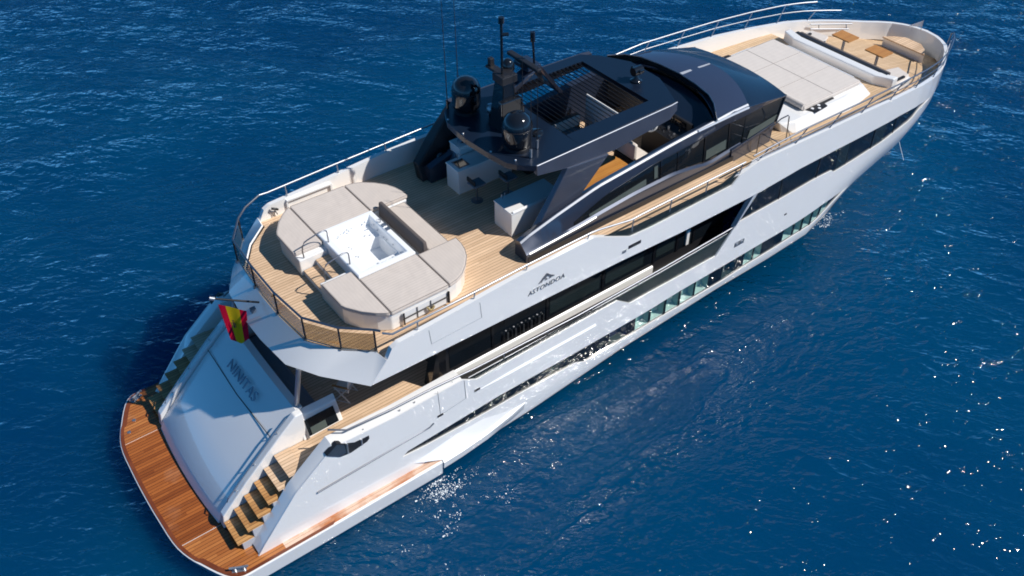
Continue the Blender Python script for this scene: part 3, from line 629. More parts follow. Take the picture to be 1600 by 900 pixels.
# glass balustrade round the aft end
base = [(7.50,-3.47),(6.78,-2.83),(6.19,-1.89),(6.05,-.5),(6.05,.96),(6.13,2.37),(6.7,3.25)]
bal = part('glass_balustrade', MB().tube([(7.62,-3.62,6.46)]+[(x, y, 6.46) for x, y in base]+[(7.1,3.62,6.48),(7.72,3.93,6.5)], .034, 10), STEELD, smooth=70)
for (x, y) in base:
    MB().tube([(x, y, 5.62), (x, y, 6.45)], .030, 8).build('rail_post', BLACK, bal)
    MB().tube([(x-.02, y, 5.60), (x-.02, y, 5.68)], .06, 8).build('post_foot', STEEL, bal)
for i in range(len(base)-1):
    (xa, ya), (xb_, yb_) = base[i], base[i+1]
    MB().add([(xa, ya, 5.68), (xb_, yb_, 5.68), (xb_, yb_, 6.30), (xa, ya, 6.30)], [(0,1,2,3)]).build('glass_pane', GLASSP, bal, solid=.012, soff=0)
    MB().tube([(xa, ya, 5.66), (xb_, yb_, 5.66)], .018, 6).build('bottom_rail', STEEL, bal)
part('bulwark_niche', MB().box(8.5, 10.1, 3.70, 3.80, 6.02, 6.07).box(10.05, 10.12, 3.70, 3.80, 5.68, 6.02).box(8.48, 8.53, 3.72, 3.80, 5.68, 6.02), WHITE)
part('hose_reel', MB().tube(arc((7.95,3.72,6.0),(8.1,3.62,5.98),(8.15,3.72,5.88),6), .04, 6).tube([(8.0,3.74,5.7),(8.05,3.66,5.9),(8.12,3.74,5.7)], .02, 6), BLACKM)
# side rails of the sun deck
for sd in (-1, 1):
    if sd < 0: pth = [(7.62,-3.72,6.46),(7.8,-3.93,6.48),(10.47,-3.92,6.54),(12.16,-3.92,6.60),(14.7,-3.90,6.62),(14.95,-3.90,6.60),(16.3,-3.90,6.36),(16.7,-3.90,6.38),(19.4,-3.90,6.42),(21.35,-3.90,6.44)]
    else: pth = [(7.72,3.93,6.5),(8,3.93,6.48),(10,3.93,6.56),(12,3.93,6.62),(14.7,3.93,6.70),(15.6,3.92,6.66)]
    r_ = part('deck_rail', MB().tube(pth, .030, 8), STEEL, smooth=60)
    for x in (8.6, 10.47, 12.3, 14.6, 16.4, 18.0, 19.6, 21.2):
        if sd > 0 and x > 15: continue
        zt = float(np.interp(x, [p[0] for p in pth], [p[2] for p in pth])); MB().tube([(x, sd*3.86, sheer(x)-.03), (x, sd*3.91, zt)], .022, 6).build('rail_post', STEEL, r_)
    # bow rail: two bars on raked posts
    X0 = 21.6; xr = [x for x in np.linspace(X0, 36.6, 26)]
    ztop = P2([(21.6,6.62),(24,6.70),(26,6.62),(28,6.53),(30,6.40),(32,6.25),(34,6.04),(36,5.80),(37,5.55)])
    xe = 36.6 if sd < 0 else 33.6
    br = part('bow_rail', MB().tube([(x, sd*(Y(x, 5.2)+.03), ztop(x)) for x in xr if x <= xe]+([(36.9, -1.5, 5.45),(37.05, -1.38, 4.9)] if sd < 0 else []), .030, 8), STEELD if sd < 0 else STEEL, smooth=60)
    xe2 = 36.6 if sd < 0 else 34.9
    zm = lambda x: sheer(x)+.52*(ztop(x)-sheer(x))
    MB().tube([(x, sd*(Y(x, 5.2)-.01), zm(x)) for x in xr if x <= xe2], .020, 6).build('middle_bar', STEELD if sd < 0 else STEEL, br)
    if sd < 0: MB().tube([(x, sd*(Y(x, 5.2)-.05), sheer(x)+.22*(ztop(x)-sheer(x))) for x in xr if x <= 35], .014, 6).build('middle_bar', STEELD, br)
    for x in [22.0, 23.9, 25.8, 27.7, 29.6, 31.5, 33.2, 34.8, 36.2]:
        xt = x+.45
        if xt > xe2+.2: continue
        zt = ztop(xt) if xt <= xe else zm(xt)
        MB().tube([(x, sd*(Y(x, 5.2)-.07), sheer(x)-.02), (xt, sd*(Y(xt, 5.2)+.02), zt)], .022, 6).build('rail_post', STEELD if sd < 0 else STEEL, br)

# flybridge coaming and deckhouse ---------------------------------------
ridge = P2([(13.05,6.16),(13.2,6.24),(14.43,6.56),(16.06,6.93),(17.37,7.06),(19.14,7.25),(20.6,7.36),(22.0,7.40),(22.8,7.36)])
ledge = P2([(13.05,5.95),(15.3,6.02),(17.4,6.20),(19.2,6.24),(20.2,6.10),(20.9,5.96),(22.1,6.04),(24.6,6.12)])
yr = P2([(13.05,2.62),(16,2.60),(20.6,2.60),(22.8,2.46)])
yl = P2([(13.05,2.86),(16,2.76),(21,2.72),(24.6,2.50)])
for sd in (-1, 1):
    xs_ = sorted(set(list(np.arange(13.05, 22.9, .35))+[22.8]))
    rows = []
    for x in xs_:
        zr, zl = ridge(x), ledge(x)
        rows.append([(x, sd*(yr(x)-.30), 5.62), (x, sd*(yr(x)-.26), zr-.02), (x, sd*(yr(x)-.08), zr+.05), (x, sd*yr(x), zr), (x, sd*(yl(x)-.02), zl+.02), (x, sd*(yl(x)+.05), zl-.05), (x, sd*(yl(x)+.05), 5.42)])
    cm = part('flybridge_coaming', MB().loft(rows, False, True), NAVY, smooth=25)
    if sd < 0: MB().loft([[(x, sd*(yr(x)-.050), ridge(x)+.040), (x, sd*(yr(x)+.012), ridge(x)+.006)] for x in xs_]).build('bright_edge', TRIM, cm, solid=.006)  # sun highlight on the navy chamfer, painted as a pale strip
    MB().loft([[(x, sd*(yl(x)+.05), ledge(x)-.015), (x, sd*(yl(x)+.085), ledge(x)-.04)] for x in np.arange(13.15, 15.9, .3)]).build('bright_edge', TRIM, cm, solid=.01)  # second highlight, painted pale along the lower ledge
    wd = MB()   # flank windows between window head and ledge
    head = P2([(14.8,6.10),(16.43,6.60),(18.38,6.90),(20.5,7.02),(22.3,7.08),(22.8,7.06)])
    pos = lambda x, t: (x, sd*(yl(x)-.02+(yr(x)-yl(x)+.02)*((ledge(x)+.06+t*(head(x)-ledge(x)-.06))-ledge(x))/(ridge(x)-ledge(x))+.022), ledge(x)+.06+t*(head(x)-ledge(x)-.06))
    wx = sorted(set(list(np.arange(15.0, 22.75, .3))+[22.75]))
    win = MB().loft([[pos(x, 0), pos(x, 1)] for x in wx]).build('flank_window', DARKGL, cm, solid=.015)
    def patch(xa, xb_, t0, t1, nm, mt, o=.014):
        q = [pos(xa, t0), pos(xb_, t0), pos(xb_, t1), pos(xa, t1)]
        MB().add([(x, y+sd*o, z) for x, y, z in q], [(0,1,2,3)]).build(nm, mt, cm, solid=.006)
    patch(15.6, 18.0, .05, .42, 'window_blind', CURT); patch(20.75, 21.75, .1, .45, 'window_blind', CURT)
    for x in (18.62, 19.38, 20.62, 21.85): patch(x, x+.07, 0, 1, 'mullion', BLACK, .02)
    patch(18.35, 18.5, .15, .85, 'curtain', CURT, .018)
    # brown reflective base strip at deck level
    part('deckhouse_skirting', MB().add([(13.1, sd*2.93, 5.60),(22.1, sd*2.79, 5.60),(22.1, sd*2.79, 5.80),(13.1, sd*2.93, 5.80)], [(0,1,2,3)]), BLACKM, solid=.02)
    # forward side glass under the hood, raked inwards
    fgm = part('deckhouse_front_glass', MB().add([(22.75, sd*2.50, 7.22), (25.1, sd*2.22, 6.88), (24.55, sd*2.42, 6.08), (22.6, sd*2.66, 6.06)], [(0,1,2,3)]), DARKGL, solid=.02)
    MB().add([(22.85, sd*2.645, 6.12), (24.45, sd*2.45, 6.14), (24.62, sd*2.40, 6.35), (23.0, sd*2.60, 6.40)], [(0,1,2,3)]).build('window_blind', CURT, fgm, solid=.006)
    MB().tube([(24.58, sd*2.44, 6.08), (25.12, sd*2.24, 6.9)], .035, 6).build('corner_post', BLACK, fgm)
    part('deckhouse_base', MB().add([(22.0, sd*2.78, 5.45),(24.3, sd*2.55, 5.40),(24.5, sd*2.45, 6.1),(22.0, sd*2.75, 6.04),(22.0, sd*2.2, 5.45),(24.3, sd*2.2, 5.40),(24.5, sd*2.2, 6.1),(22.0, sd*2.2, 6.04)], [(0,1,2,3),(7,6,5,4),(0,4,5,1),(1,5,6,2),(2,6,7,3),(3,7,4,0)]), NAVY, bevel=.02)
part('deckhouse_windscreen', MB().add([(25.05,-2.22,6.88),(25.22,-1.1,6.9),(25.25,0,6.92),(25.22,1.1,6.9),(25.05,2.22,6.88),(24.5,2.40,6.05),(24.8,1.1,6.02),(24.85,0,6.0),(24.8,-1.1,6.02),(24.5,-2.40,6.05)], [(0,1,8,9),(1,2,7,8),(2,3,6,7),(3,4,5,6)]), DARKGL, solid=.02)
part('deckhouse_sill', MB().prism([(22.1,-2.2),(24.3,-2.4),(24.75,-1.1),(24.8,0),(24.75,1.1),(24.3,2.4),(22.1,2.2)], 5.4, 6.02), NAVY)
# hood: grey-blue band, then the darker roof running down to the front edge
def hoodrow(xc, dx, ys_, zc, dz): return [(xc-dx*(abs(y)/ys_)**2.0, y, zc-dz*(abs(y)/ys_)**2.2) for y in np.linspace(-ys_, ys_, 25)]
r0 = hoodrow(22.02, .85, 2.56, 7.62, .24); r1 = hoodrow(22.9, .85, 2.56, 7.62, .22); r2 = hoodrow(23.68, .88, 2.50, 7.56, .22)
r3 = hoodrow(24.4, .6, 2.40, 7.34, .18); r4 = hoodrow(25.05, .3, 2.30, 7.06, .12); r5 = hoodrow(25.36, .26, 2.27, 6.95, .05)
hd = part('hood_band', MB().loft([r0, r1, r2]), SILVERNAVY, smooth=35, solid=.06)
MB().add([(22.1,.10,7.632),(23.6,.10,7.585),(23.6,.16,7.585),(22.1,.24,7.632)], [(0,1,2,3)]).build('centre_crease', TRIM, hd, solid=.012, soff=0)
part('hood_roof', MB().loft([[(x, y, z-.01) for x, y, z in r2], r3, r4, r5, [(x-.12, y, z-.09) for x, y, z in r5]]), NAVYTOP, smooth=35, solid=.05)
for sd in (-1, 1):
    e_ = [r[0] if sd < 0 else r[-1] for r in (r0, r1, r2, r3, r5)]
    part('hood_flank', MB().loft([e_, [(e_[0][0], sd*2.56, 7.1), (e_[1][0], sd*2.56, 7.08), (22.85, sd*2.50, 7.05), (23.8, sd*2.38, 7.0), (e_[4][0], sd*2.25, 6.86)]]), NAVY, solid=.03)
part('hood_edge_highlight', MB().tube([(20.3,-2.60,7.36)]+[(r[0][0], r[0][1]-.01, r[0][2]-.03) for r in (r0, r1, r2)], .045, 6), TRIM, smooth=50)  # painted highlight carried on along the near hood edge
# wrap-round windshield strip
wsr = [(21.22,-2.60),(21.55,-2.2),(21.83,-1.7),(22.0,-.9),(22.08,0),(22.0,.9),(21.83,1.7),(21.5,2.2),(20.95,2.52)]
ws = part('windshield', MB().loft([[(x-.02, y, 7.42) for x, y in wsr], [(x-.16, y*.985, 7.80) for x, y in wsr]]), DARKGL2, smooth=40, solid=.02)
MB().tube([(x-.16, y*.985, 7.81) for x, y in wsr], .022, 6).build('top_frame', STEELD, ws)
for x, y in wsr: MB().tube([(x-.02, y, 7.42), (x-.16, y*.985, 7.80)], .014, 5).build('frame_post', STEEL, ws)
# dash pod in front of the helm
dp = MB(); dp.loft([[(20.7, y, 7.18-.02*y*y) for y in np.linspace(-2.1, 2.3, 9)], [(21.3, y, 7.34-.02*y*y) for y in np.linspace(-2.3, 2.3, 9)], [(21.95-.13*y*y, y, 7.42-.01*y*y) for y in np.linspace(-2.4, 2.4, 9)]])
dash = part('dash_pod', dp, NAVYTOP, smooth=40, solid=.05)
MB().box(20.66, 20.74, -2.0, 2.2, 6.3, 7.16).build('dash_face', BLACKM, dash)
MB().add([(20.1,-2.0,6.60),(20.1,-.3,6.60),(20.66,-.3,6.86),(20.66,-2.0,6.86),(20.1,-2.0,5.62),(20.1,-.3,5.62),(20.66,-.3,5.62),(20.66,-2.0,5.62)], [(0,1,2,3),(0,4,5,1),(1,5,6,2),(0,3,7,4)]).build('helm_console', BLACKM, dash)
rng = random.Random(5)
for k in range(16):
    x = rng.uniform(20.18, 20.6); y = rng.uniform(-1.9, -.95); z = 6.6+(x-20.1)*.464
    s_ = rng.uniform(.02, .05)
    MB().box(x-s_, x+s_, y-s_*.7, y+s_*.7, z-.01, z+rng.uniform(.015, .06)).build('instrument', rng.choice([STEEL, STEELD, BLACK, BLACK]), dash)
for y0 in (-1.75, -1.15): MB().add([(20.645,y0,6.72),(20.645,y0+.5,6.72),(20.645,y0+.5,7.08),(20.645,y0,7.08)], [(0,1,2,3)]).build('display_screen', BLACK, dash, solid=.02)
wheel = MB(); cw = Vector((20.02,-.78,6.82)); ax_ = Vector((-.8,0,.6)); u_ = Vector((0,1,0)); v_ = ax_.cross(u_)
ringp = [cw+.23*(math.cos(t)*u_+math.sin(t)*v_) for t in np.linspace(0, 2*math.pi, 25)]
wheel.tube(ringp, .032, 8)
for t in (0.3, 2.4, 4.5): wheel.tube([cw-.03*ax_, cw+.22*(math.cos(t)*u_+math.sin(t)*v_)], .02, 6)
wheel.tube([cw-.25*ax_, cw], .04, 8)
wheel.build('steering_wheel', WHITE, dash, smooth=60)
# hardtop ----------------------------------------------------------------
HT = [(13.01,0),(13.03,.6),(13.10,1.2),(13.4,1.80),(13.9,2.18),(15.2,2.27),(19.2,2.16),(19.72,1.62),(20.22,.7)]
HTs = [(20.22,-.7),(19.97,-1.3),(19.58,-2.12),(17.6,-2.16),(13.82,-2.33),(13.4,-1.95),(13.22,-1.68),(13.10,-.95)]
outer = HT + HTs
zt_ = lambda x, y: 8.50 - .02*(abs(y)/2.2)**2
LV = (15.55, 18.95, -1.56, 1.72)
# frame around the louvre opening: four slabs butted end to end
ht = MB()
def clip_x(poly, lo, hi):
    sw = [(y, x) for x, y in poly]; return [(x, y) for y, x in clip_y(sw, lo, hi)]
ht.prism(clip_x(outer, 0, LV[0]), 8.30, zt_); ht.prism(clip_x(outer, LV[1], 30), 8.30, zt_)
mid = clip_x(outer, LV[0], LV[1]); ht.prism(clip_y(mid, LV[3], 5), 8.30, zt_); ht.prism(clip_y(mid, -5, LV[2]), 8.30, zt_)
hard = part('hardtop', ht, NAVYTOP, bevel=.02)
for k in range(19):
    x = 15.62+k*.175
    slat = MB().add([(x-.03, LV[2]+.01, 8.495), (x+.10, LV[2]+.01, 8.37), (x+.10, LV[3]-.01, 8.37), (x-.03, LV[3]-.01, 8.495)], [(0,1,2,3)])
    slat.build('louvre_slat', BLACKM, hard, solid=.022, soff=0)
# deep navy side beams and raked pylons, paint lightened for reflected light
for sd in (-1, 1):
    B = [(13.82,2.345,8.50,8.18),(14.99,2.31,8.49,7.96),(16.9,2.26,8.49,7.82),(19.3,2.19,8.48,8.0),(19.62,2.14,8.47,8.2)]
    bm_ = MB().loft([[(x, sd*(y+.02), zt-.01), (x, sd*(y+.05), zb), (x, sd*(y-.12), zb), (x, sd*(y-.14), zt-.03)] for x, y, zt, zb in B], True, True)
    part('hardtop_side_beam', bm_, BEAM)
    if sd < 0: MB().tube([(x, sd*(y+.02), zt+.0) for x, y, zt, zb in B], .018, 6).build('bright_edge', TRIM, hard)
    py_ = MB(); q = [(14.95, 7.98), (16.6, 7.84), (15.1, 6.36), (13.72, 6.05)]
    py_.add([(x, sd*2.40 if z > 7 else sd*2.42, z) for x, z in q]+[(x, sd*2.22 if z > 7 else sd*2.16, z) for x, z in q], [(0,1,2,3),(7,6,5,4),(0,4,5,1),(1,5,6,2),(2,6,7,3),(3,7,4,0)])
    part('raked_pylon', py_, BEAM, bevel=.02)
for x, y in ((13.2,1.3),(13.1,.35),(13.2,-.95),(13.5,-1.75)): MB().lathe([(.035,0),(.035,.03),(0,.05)], (x, y, 8.49), 10).build('deck_light', STEEL, hard, smooth=60)
# dark port buttress at the aft end of the coaming
pb = MB(); pb.add([(12.85,2.55,5.6),(14.5,2.62,5.6),(15.4,3.0,7.9),(14.6,3.0,7.9),(13.5,2.9,6.7),(12.85,2.8,6.15),(12.85,2.95,5.6),(14.5,3.1,5.6),(15.4,3.3,7.9),(14.6,3.3,7.9),(13.5,3.3,6.7),(12.85,3.1,6.15)],
   [(0,1,2,3,4,5),(11,10,9,8,7,6),(0,6,7,1),(1,7,8,2),(2,8,9,3),(3,9,10,4),(4,10,11,5),(5,11,6,0)])
bt = part('aft_buttress', pb, BLACKM, bevel=.04)
MB().tube([(13.75,2.50,6.15),(13.75,2.62,6.15)], .33, 20).build('round_hatch', BLACK, bt)
# mast, domes, aerials ----------------------------------------------------
ms = MB(); ms.prism([(14.05,-.35),(14.75,-.35),(14.75,.35),(14.05,.35)], 8.48, 10.0, [(14.2,-.22),(14.6,-.22),(14.6,.22),(14.2,.22)])
ms.box(14.0,14.75,-.42,-.22,9.1,9.55).box(14.3,14.95,-.3,.3,8.9,9.2)
mast = part('mast', ms, BLACK, bevel=.03)
MB().box(14.15,14.7,-.26,.26,10.0,10.25).box(14.25,14.5,-.2,.75,10.18,10.26).box(14.3,14.45,.55,.7,10.2,10.5).build('mast_head', BLACKM, mast, bevel=.02)
MB().tube([(14.33,0,10.2),(14.31,0,12.0)], .04, 10).tube([(14.31,0,11.85),(14.31,0,12.03)], .085, 10).tube([(14.31,0,11.5),(14.5,-.1,11.5)], .05, 8).build('light_pole', BLACK, mast)
MB().tube([(15.53,0,10.1),(15.45,0,11.1)], .035, 10).tube([(15.45,0,10.95),(15.44,0,11.25)], .075, 10).build('light_pole', BLACK, mast)
g = MB().add([(14.6,-.1,9.7),(15.6,-.1,10.1),(15.75,-.1,10.1),(14.7,-.1,9.5),(14.6,.35,9.7),(15.6,.35,10.1),(15.75,.35,10.1),(14.7,.35,9.5)], [(0,1,2,3),(7,6,5,4),(0,4,5,1),(1,5,6,2),(2,6,7,3),(3,7,4,0)])
g.add([(15.5,-.1,10.15),(15.5,.75,10.0),(16.95,.95,8.5),(16.95,.45,8.5),(15.7,-.1,10.15),(15.7,.75,10.05),(17.1,.95,8.5),(17.1,.45,8.5)], [(0,1,2,3),(7,6,5,4),(0,4,5,1),(1,5,6,2),(2,6,7,3),(3,7,4,0)])
g.box(15.2,15.7,-.1,.6,10.05,10.2)
g.build('radar_gantry', NAVY, mast, bevel=.02)
MB().box(15.15,15.35,-.6,.9,10.26,10.36).tube([(15.25,.15,10.15),(15.25,.15,10.27)], .12, 10).build('radar_scanner', BLACKM, mast, bevel=.03)
MB().lathe([(.05,0),(.16,.02),(.20,.12),(.20,.28),(.15,.40),(.07,.46),(0,.47)], (14.76, .3, 10.02), 18).build('small_dome', BLACK, mast, smooth=50)
MB().lathe([(.0,0),(.13,.06),(.17,.18),(.13,.30),(0,.36)], (14.35, .62, 8.62), 16).build('chrome_dome', STEEL, mast, smooth=60)
MB().tube([(14.35,.62,8.5),(14.35,.62,8.65)], .08, 10).build('dome_stem', BLACK, mast)
for cx, cy in ((13.98, 1.42), (13.98, -1.20)):
    d = part('satellite_dome', MB().lathe([(.30,.16),(.435,.20),(.455,.32),(.455,.72),(.44,.86),(.36,1.03),(.22,1.13),(.08,1.17),(0,1.175)], (cx, cy, 8.48), 36), BLACK, smooth=40)
    MB().lathe([(.40,0),(.40,.10),(.30,.16),(0,.16)], (cx, cy, 8.49), 24).build('dome_base', BLACKM, d, smooth=40)
    MB().lathe([(.447,.0),(.459,.01),(.459,.03),(.447,.04)], (cx, cy, 9.18), 36).build('dome_seam', BLACKM, d, smooth=40)
for (x, y, zb, zt) in ((13.55,1.85,8.5,12.4),(14.05,1.95,8.5,12.3),(13.95,-1.9,8.5,11.2),(14.4,-1.62,8.5,11.2),(14.75,-.45,8.5,11.0)):
    a_ = part('whip_aerial', MB().tube([(x, y, zb), (x-.03, y, zt)], .016, 6, .006), BLACKM)
    MB().tube([(x, y, zb), (x, y, zb+.28)], .04, 8).build('aerial_foot', STEEL if y < 0 else BLACK, a_, smooth=50)
sl2 = part('searchlight', MB().lathe([(.20,0),(.20,.04),(.10,.12),(.07,.26),(0,.27)], (19.47,-.39,8.49), 18), BLACK, smooth=40)
MB().tube([(19.3,-.39,8.86),(19.66,-.39,8.86)], .15, 14).tube([(19.45,-.62,8.9),(19.45,-.16,8.9)], .05, 10).build('lamp_head', BLACK, sl2, smooth=40)
MB().lathe([(.22,0),(.20,.06),(.08,.10),(0,.10)], (14.9,-.95,8.49), 18).build('gps_puck', BLACK, hard, smooth=50)
# foredeck --------------------------------------------------------------
cp = [(25.2,2.35),(25.6,2.75),(28.6,2.78),(30.35,2.42),(30.6,1.6),(30.6,-1.6),(30.35,-2.42),(28.6,-2.78),(25.6,-2.75),(25.2,-2.35)]
cpt = [(25.1,2.25),(25.7,2.45),(28.5,2.48),(29.85,2.28),(30.1,1.6),(30.1,-1.6),(29.85,-2.28),(28.5,-2.48),(25.7,-2.45),(25.1,-2.25)]
coach = part('coachroof', MB().prism(cp, 5.2, 5.72, cpt), WHITE, bevel=.05)
for sd in (-1, 1):
    sp_ = MB().prism([(26.55,sd*2.12),(26.75,sd*2.55),(27.45,sd*2.50),(27.5,sd*2.30),(28.1,sd*2.28),(28.1,sd*2.18)], 5.722, 5.75)
    s1_ = sp_.build('control_panel', BLACKM, coach)
    for x, y in ((26.82,2.3),(27.05,2.44),(27.2,2.28)): MB().lathe([(.06,0),(.06,.02),(0,.03)], (x, sd*y, 5.75), 12).build('cup_holder', WHITE2, coach)
# stern-side stairs and gate rails beside the deckhouse
for sd in (-1, 1):
    gt = part('gate_rail', MB().tube([(23.3, sd*2.82, 5.45), (23.3, sd*2.82, 6.22), (23.33, sd*2.9, 6.28), (23.36, sd*3.55, 6.26), (23.38, sd*3.62, 6.2), (23.38, sd*3.62, 5.5)], .022, 8), STEELD, smooth=60)
    MB().tube([(23.3, sd*2.82, 5.9), (23.38, sd*3.62, 5.88)], .014, 6).build('lower_rail', STEELD, gt)
    gt = part('gate_rail', MB().tube([(24.86, sd*2.82, 5.40), (24.64, sd*2.90, 6.48), (24.60, sd*2.88, 6.55), (24.45, sd*2.72, 6.38), (24.0, sd*2.66, 6.12)], .022, 8), STEELD, smooth=60)
    MB().tube([(24.75, sd*2.86, 5.95), (24.3, sd*3.5, 5.8)], .014, 6).build('lower_rail', STEELD, gt)
# bow well: side lockers, bow seat
bsx = [(36.05,-1.05),(36.05,1.05),(36.5,.75),(36.8,.38),(36.8,-.38),(36.5,-.75)]
bseat = part('bow_seat', MB().prism(bsx, lambda x, y: zfore(x)-.02, 4.52), WHITE, bevel=.02)
MB().prism([(x*1.0+(.03 if x < 36 else 0)-.06, y*1.02) for x, y in bsx], 4.52, 4.57).build('seat_top', TEAK, bseat)
ir = part('bulwark_handrail', MB().tube([(33.2, 2.98, 5.22), (35.2, 2.22, 4.96)], .028, 6).tube([(33.2, 2.92, 5.02), (35.0, 2.2, 4.78)], .028, 6).tube([(33.6,2.82,5.17),(33.6,2.76,4.97)], .02, 6).tube([(34.9,2.33,5.0),(34.9,2.24,4.8)], .02, 6), STEELD)
# name on the quarter bulwark ---------------------------------------------
nm = Matrix(((1, 0, 0, 12.98), (0, 0, -1, -3.958), (0.035, 1, 0, 5.44), (0, 0, 0, 1)))
let = text_mesh('ASTONDOA', .235, .012, nm, 'builder_lettering', GREYLET, yacht, shear=.2, bold=-.003)
em = MB()
for tri_ in ([(12.62,5.70),(12.80,5.86),(12.86,5.80),(12.76,5.70)], [(12.78,5.86),(12.98,6.02),(13.04,5.93),(12.92,5.78)], [(13.02,6.0),(13.12,5.90),(13.36,5.74),(13.22,5.74),(13.0,5.88)], [(12.90,5.72),(12.98,5.80),(13.04,5.72)], [(13.08,5.72),(13.14,5.80),(13.20,5.72)]):
    em.add([(12.98+(x-12.98)*.85, -3.962, 5.70+(z-5.70)*.85) for x, z in tri_], [tuple(range(len(tri_)))])
em.build('builder_emblem', GREYLET, yacht, solid=.01, soff=0)
fm = MB(); rf = random.Random(11)
def flake(x, y, r_, z):
    m_ = rf.randint(4, 6); a0 = rf.random()*6
    fm.add([(x+r_*(.5+rf.random())*math.cos(a0+6.283*i/m_), y+r_*(.5+rf.random())*math.sin(a0+6.283*i/m_), z+rf.uniform(-.01,.01)) for i in range(m_)], [tuple(range(m_))])
for (cx, cy, rx_, ry_, n_) in ((8.5,-4.75,.34,.22,40),(9.0,-5.0,.6,.35,14),(28.75,-3.0,.4,.2,14),(7.0,-6.3,1.5,.7,10)):
    for k in range(n_):
        ux = rf.gauss(cx, rx_); uy = rf.gauss(cy, ry_)
        for q_ in range(rf.randint(6, 16)):
            x = rf.gauss(ux, .13); y = min(rf.gauss(uy, .06), -4.34 if x < 12 else -2.7)
            flake(x, y, abs(rf.gauss(.004, .010))+.003, .035+rf.random()*.08)
fo = fm.build('foam', pbr('white_foam', (.78,.82,.84), .8), None); fo['kind'] = 'stuff'
# ================================================================== HOT TUB ISLAND
tub = thing('hot_tub', (9.2, 0, 5.6), 'square white hot tub sunk in a padded island on the aft sun deck', 'hot tub')
PORT = [(7.32,.85),(7.36,2.03),(8.28,3.04),(10.21,3.03),(10.72,2.86),(11.30,2.26),(11.52,1.82),(11.57,1.36)]
isl = [(x+(.05 if x < 9 else -.05), y-.05) for x, y in PORT]
isl = isl + [(11.38,1.25),(11.38,-1.25)] + [(x, -y) for x, y in isl[::-1]]
ib = MB()
def halfisl(s):
    # base shells: side blocks around the tub
    Pq = [(7.37,.62),(7.38,1.93),(7.45,2.09),(7.70,2.49),(7.98,2.77),(8.31,2.98),(10.19,2.97),(10.50,2.92),(10.75,2.80),(11.04,2.54),(11.29,2.23),(11.43,1.94),(11.50,1.64),(11.52,1.34),(10.2,1.34),(8.4,1.27),(8.3,.62)]
    return [(x, s*y) for x, y in Pq]
ib.prism(halfisl(1), 5.6, 6.18); ib.prism(halfisl(-1), 5.6, 6.18)
ib.box(10.2, 11.38, -1.33, 1.33, 5.6, 6.02)
base_ = ib.build('island_base', WHITE, tub, bevel=.03)
t_ = MB()
def rect(x0, x1, y0, y1, z): return [(x0,y0,z),(x1,y0,z),(x1,y1,z),(x0,y1,z)]
# rim -> lounge level -> foot well
t_.loft([rect(8.30,10.20,-1.28,1.28,5.7), rect(8.30,10.20,-1.28,1.28,6.37), rect(8.33,10.17,-1.25,1.25,6.40), rect(8.52,10.02,-1.12,1.12,6.40), rect(8.55,10.0,-1.08,1.08,6.37), rect(8.60,9.97,-1.03,1.03,6.08), rect(8.98,9.94,-.62,.42,6.06), rect(9.02,9.90,-.58,.38,5.66)], True, False)
t_.add(rect(9.02,9.90,-.58,.38,5.66), [(0,1,2,3)])
shell = t_.build('tub_shell', ACRYL, tub, bevel=.035, seg=3)
JET = pbr('pale_jet_plastic', (.52,.54,.56), .3); rg = random.Random(2)
for k in range(26):
    side = k % 4
    if side == 0: p = (9.955, rg.uniform(-.9, .9), rg.uniform(6.12, 6.3)); 
    elif side == 1: p = (rg.uniform(8.8, 9.8), .98, rg.uniform(6.12, 6.3))
    elif side == 2: p = (rg.uniform(8.68, 8.95), rg.uniform(-.9, .9), 6.083)
    else: p = (rg.uniform(9.1, 9.8), rg.choice([rg.uniform(.5, .9), rg.uniform(-.9, -.7)]), 6.083)
    m_ = MB()
    if side in (2, 3): m_.lathe([(.028,0),(.028,.008),(0,.01)], p, 10)
    elif side == 0: m_.tube([p, (p[0]-.02, p[1], p[2])], .026, 10)
    else: m_.tube([p, (p[0], p[1]-.02, p[2])], .032, 10)
    m_.build('water_jet', JET, tub)
MB().tube([(10.1,.55,6.4),(10.1,.55,6.52),(9.98,.55,6.54)], .022, 8).build('tap', STEEL, tub)
MB().box(10.05,10.16,.28,.42,6.4,6.44).box(10.05,10.16,.05,.2,6.4,6.43).build('tap', STEEL, tub)
for k, (x0, z) in enumerate(((7.45, 5.78), (7.88, 5.98))):
    MB().box(x0, x0+.45, -.60, .60, 5.6, z).build('step_block', WHITE2, tub)
    MB().box(x0-.01, x0+.46, -.59, .59, z, z+.03).build('teak_step', TEAK, tub)
for sd, yy in ((1, .66), (-1, .02-.62)):
    MB().tube(arc((7.55, sd*.66, 6.20), (7.48, sd*.66, 6.75), (7.75, sd*.64, 6.78), 5) + arc((8.1, sd*.64, 6.86), (8.38, sd*.64, 6.92), (8.38, sd*.64, 6.75), 5) + [(8.38, sd*.64, 6.22)], .021, 8).build('tub_handrail', STEELD, tub, smooth=60)
# towel rack recess with ropes on the starboard flank
rk = MB().add([(8.66,-3.03,5.70),(10.12,-3.03,5.70),(10.12,-3.03,6.10),(8.66,-3.03,6.10)], [(0,1,2,3)]); 
rk.build('rack_panel', WHITE2, tub, solid=.01)
MB().tube([(8.62,-3.07,5.9),(10.16,-3.07,5.96)], .02, 6).tube([(8.66,-3.07,5.68),(8.66,-3.07,6.1)], .022, 6).tube([(10.14,-3.07,5.72),(10.14,-3.07,6.12)], .035, 6).tube([(9.1,-3.06,5.7),(9.1,-3.06,6.1)], .012, 5).tube([(9.55,-3.06,5.7),(9.55,-3.06,6.1)], .012, 5).build('rack_bar', BLACKM, tub)
MB().tube(arc((9.4,-3.1,5.95), (9.5,-3.12,5.68), (9.62,-3.1,5.9), 7), .035, 6).build('rope_coil', ROPE, tub)

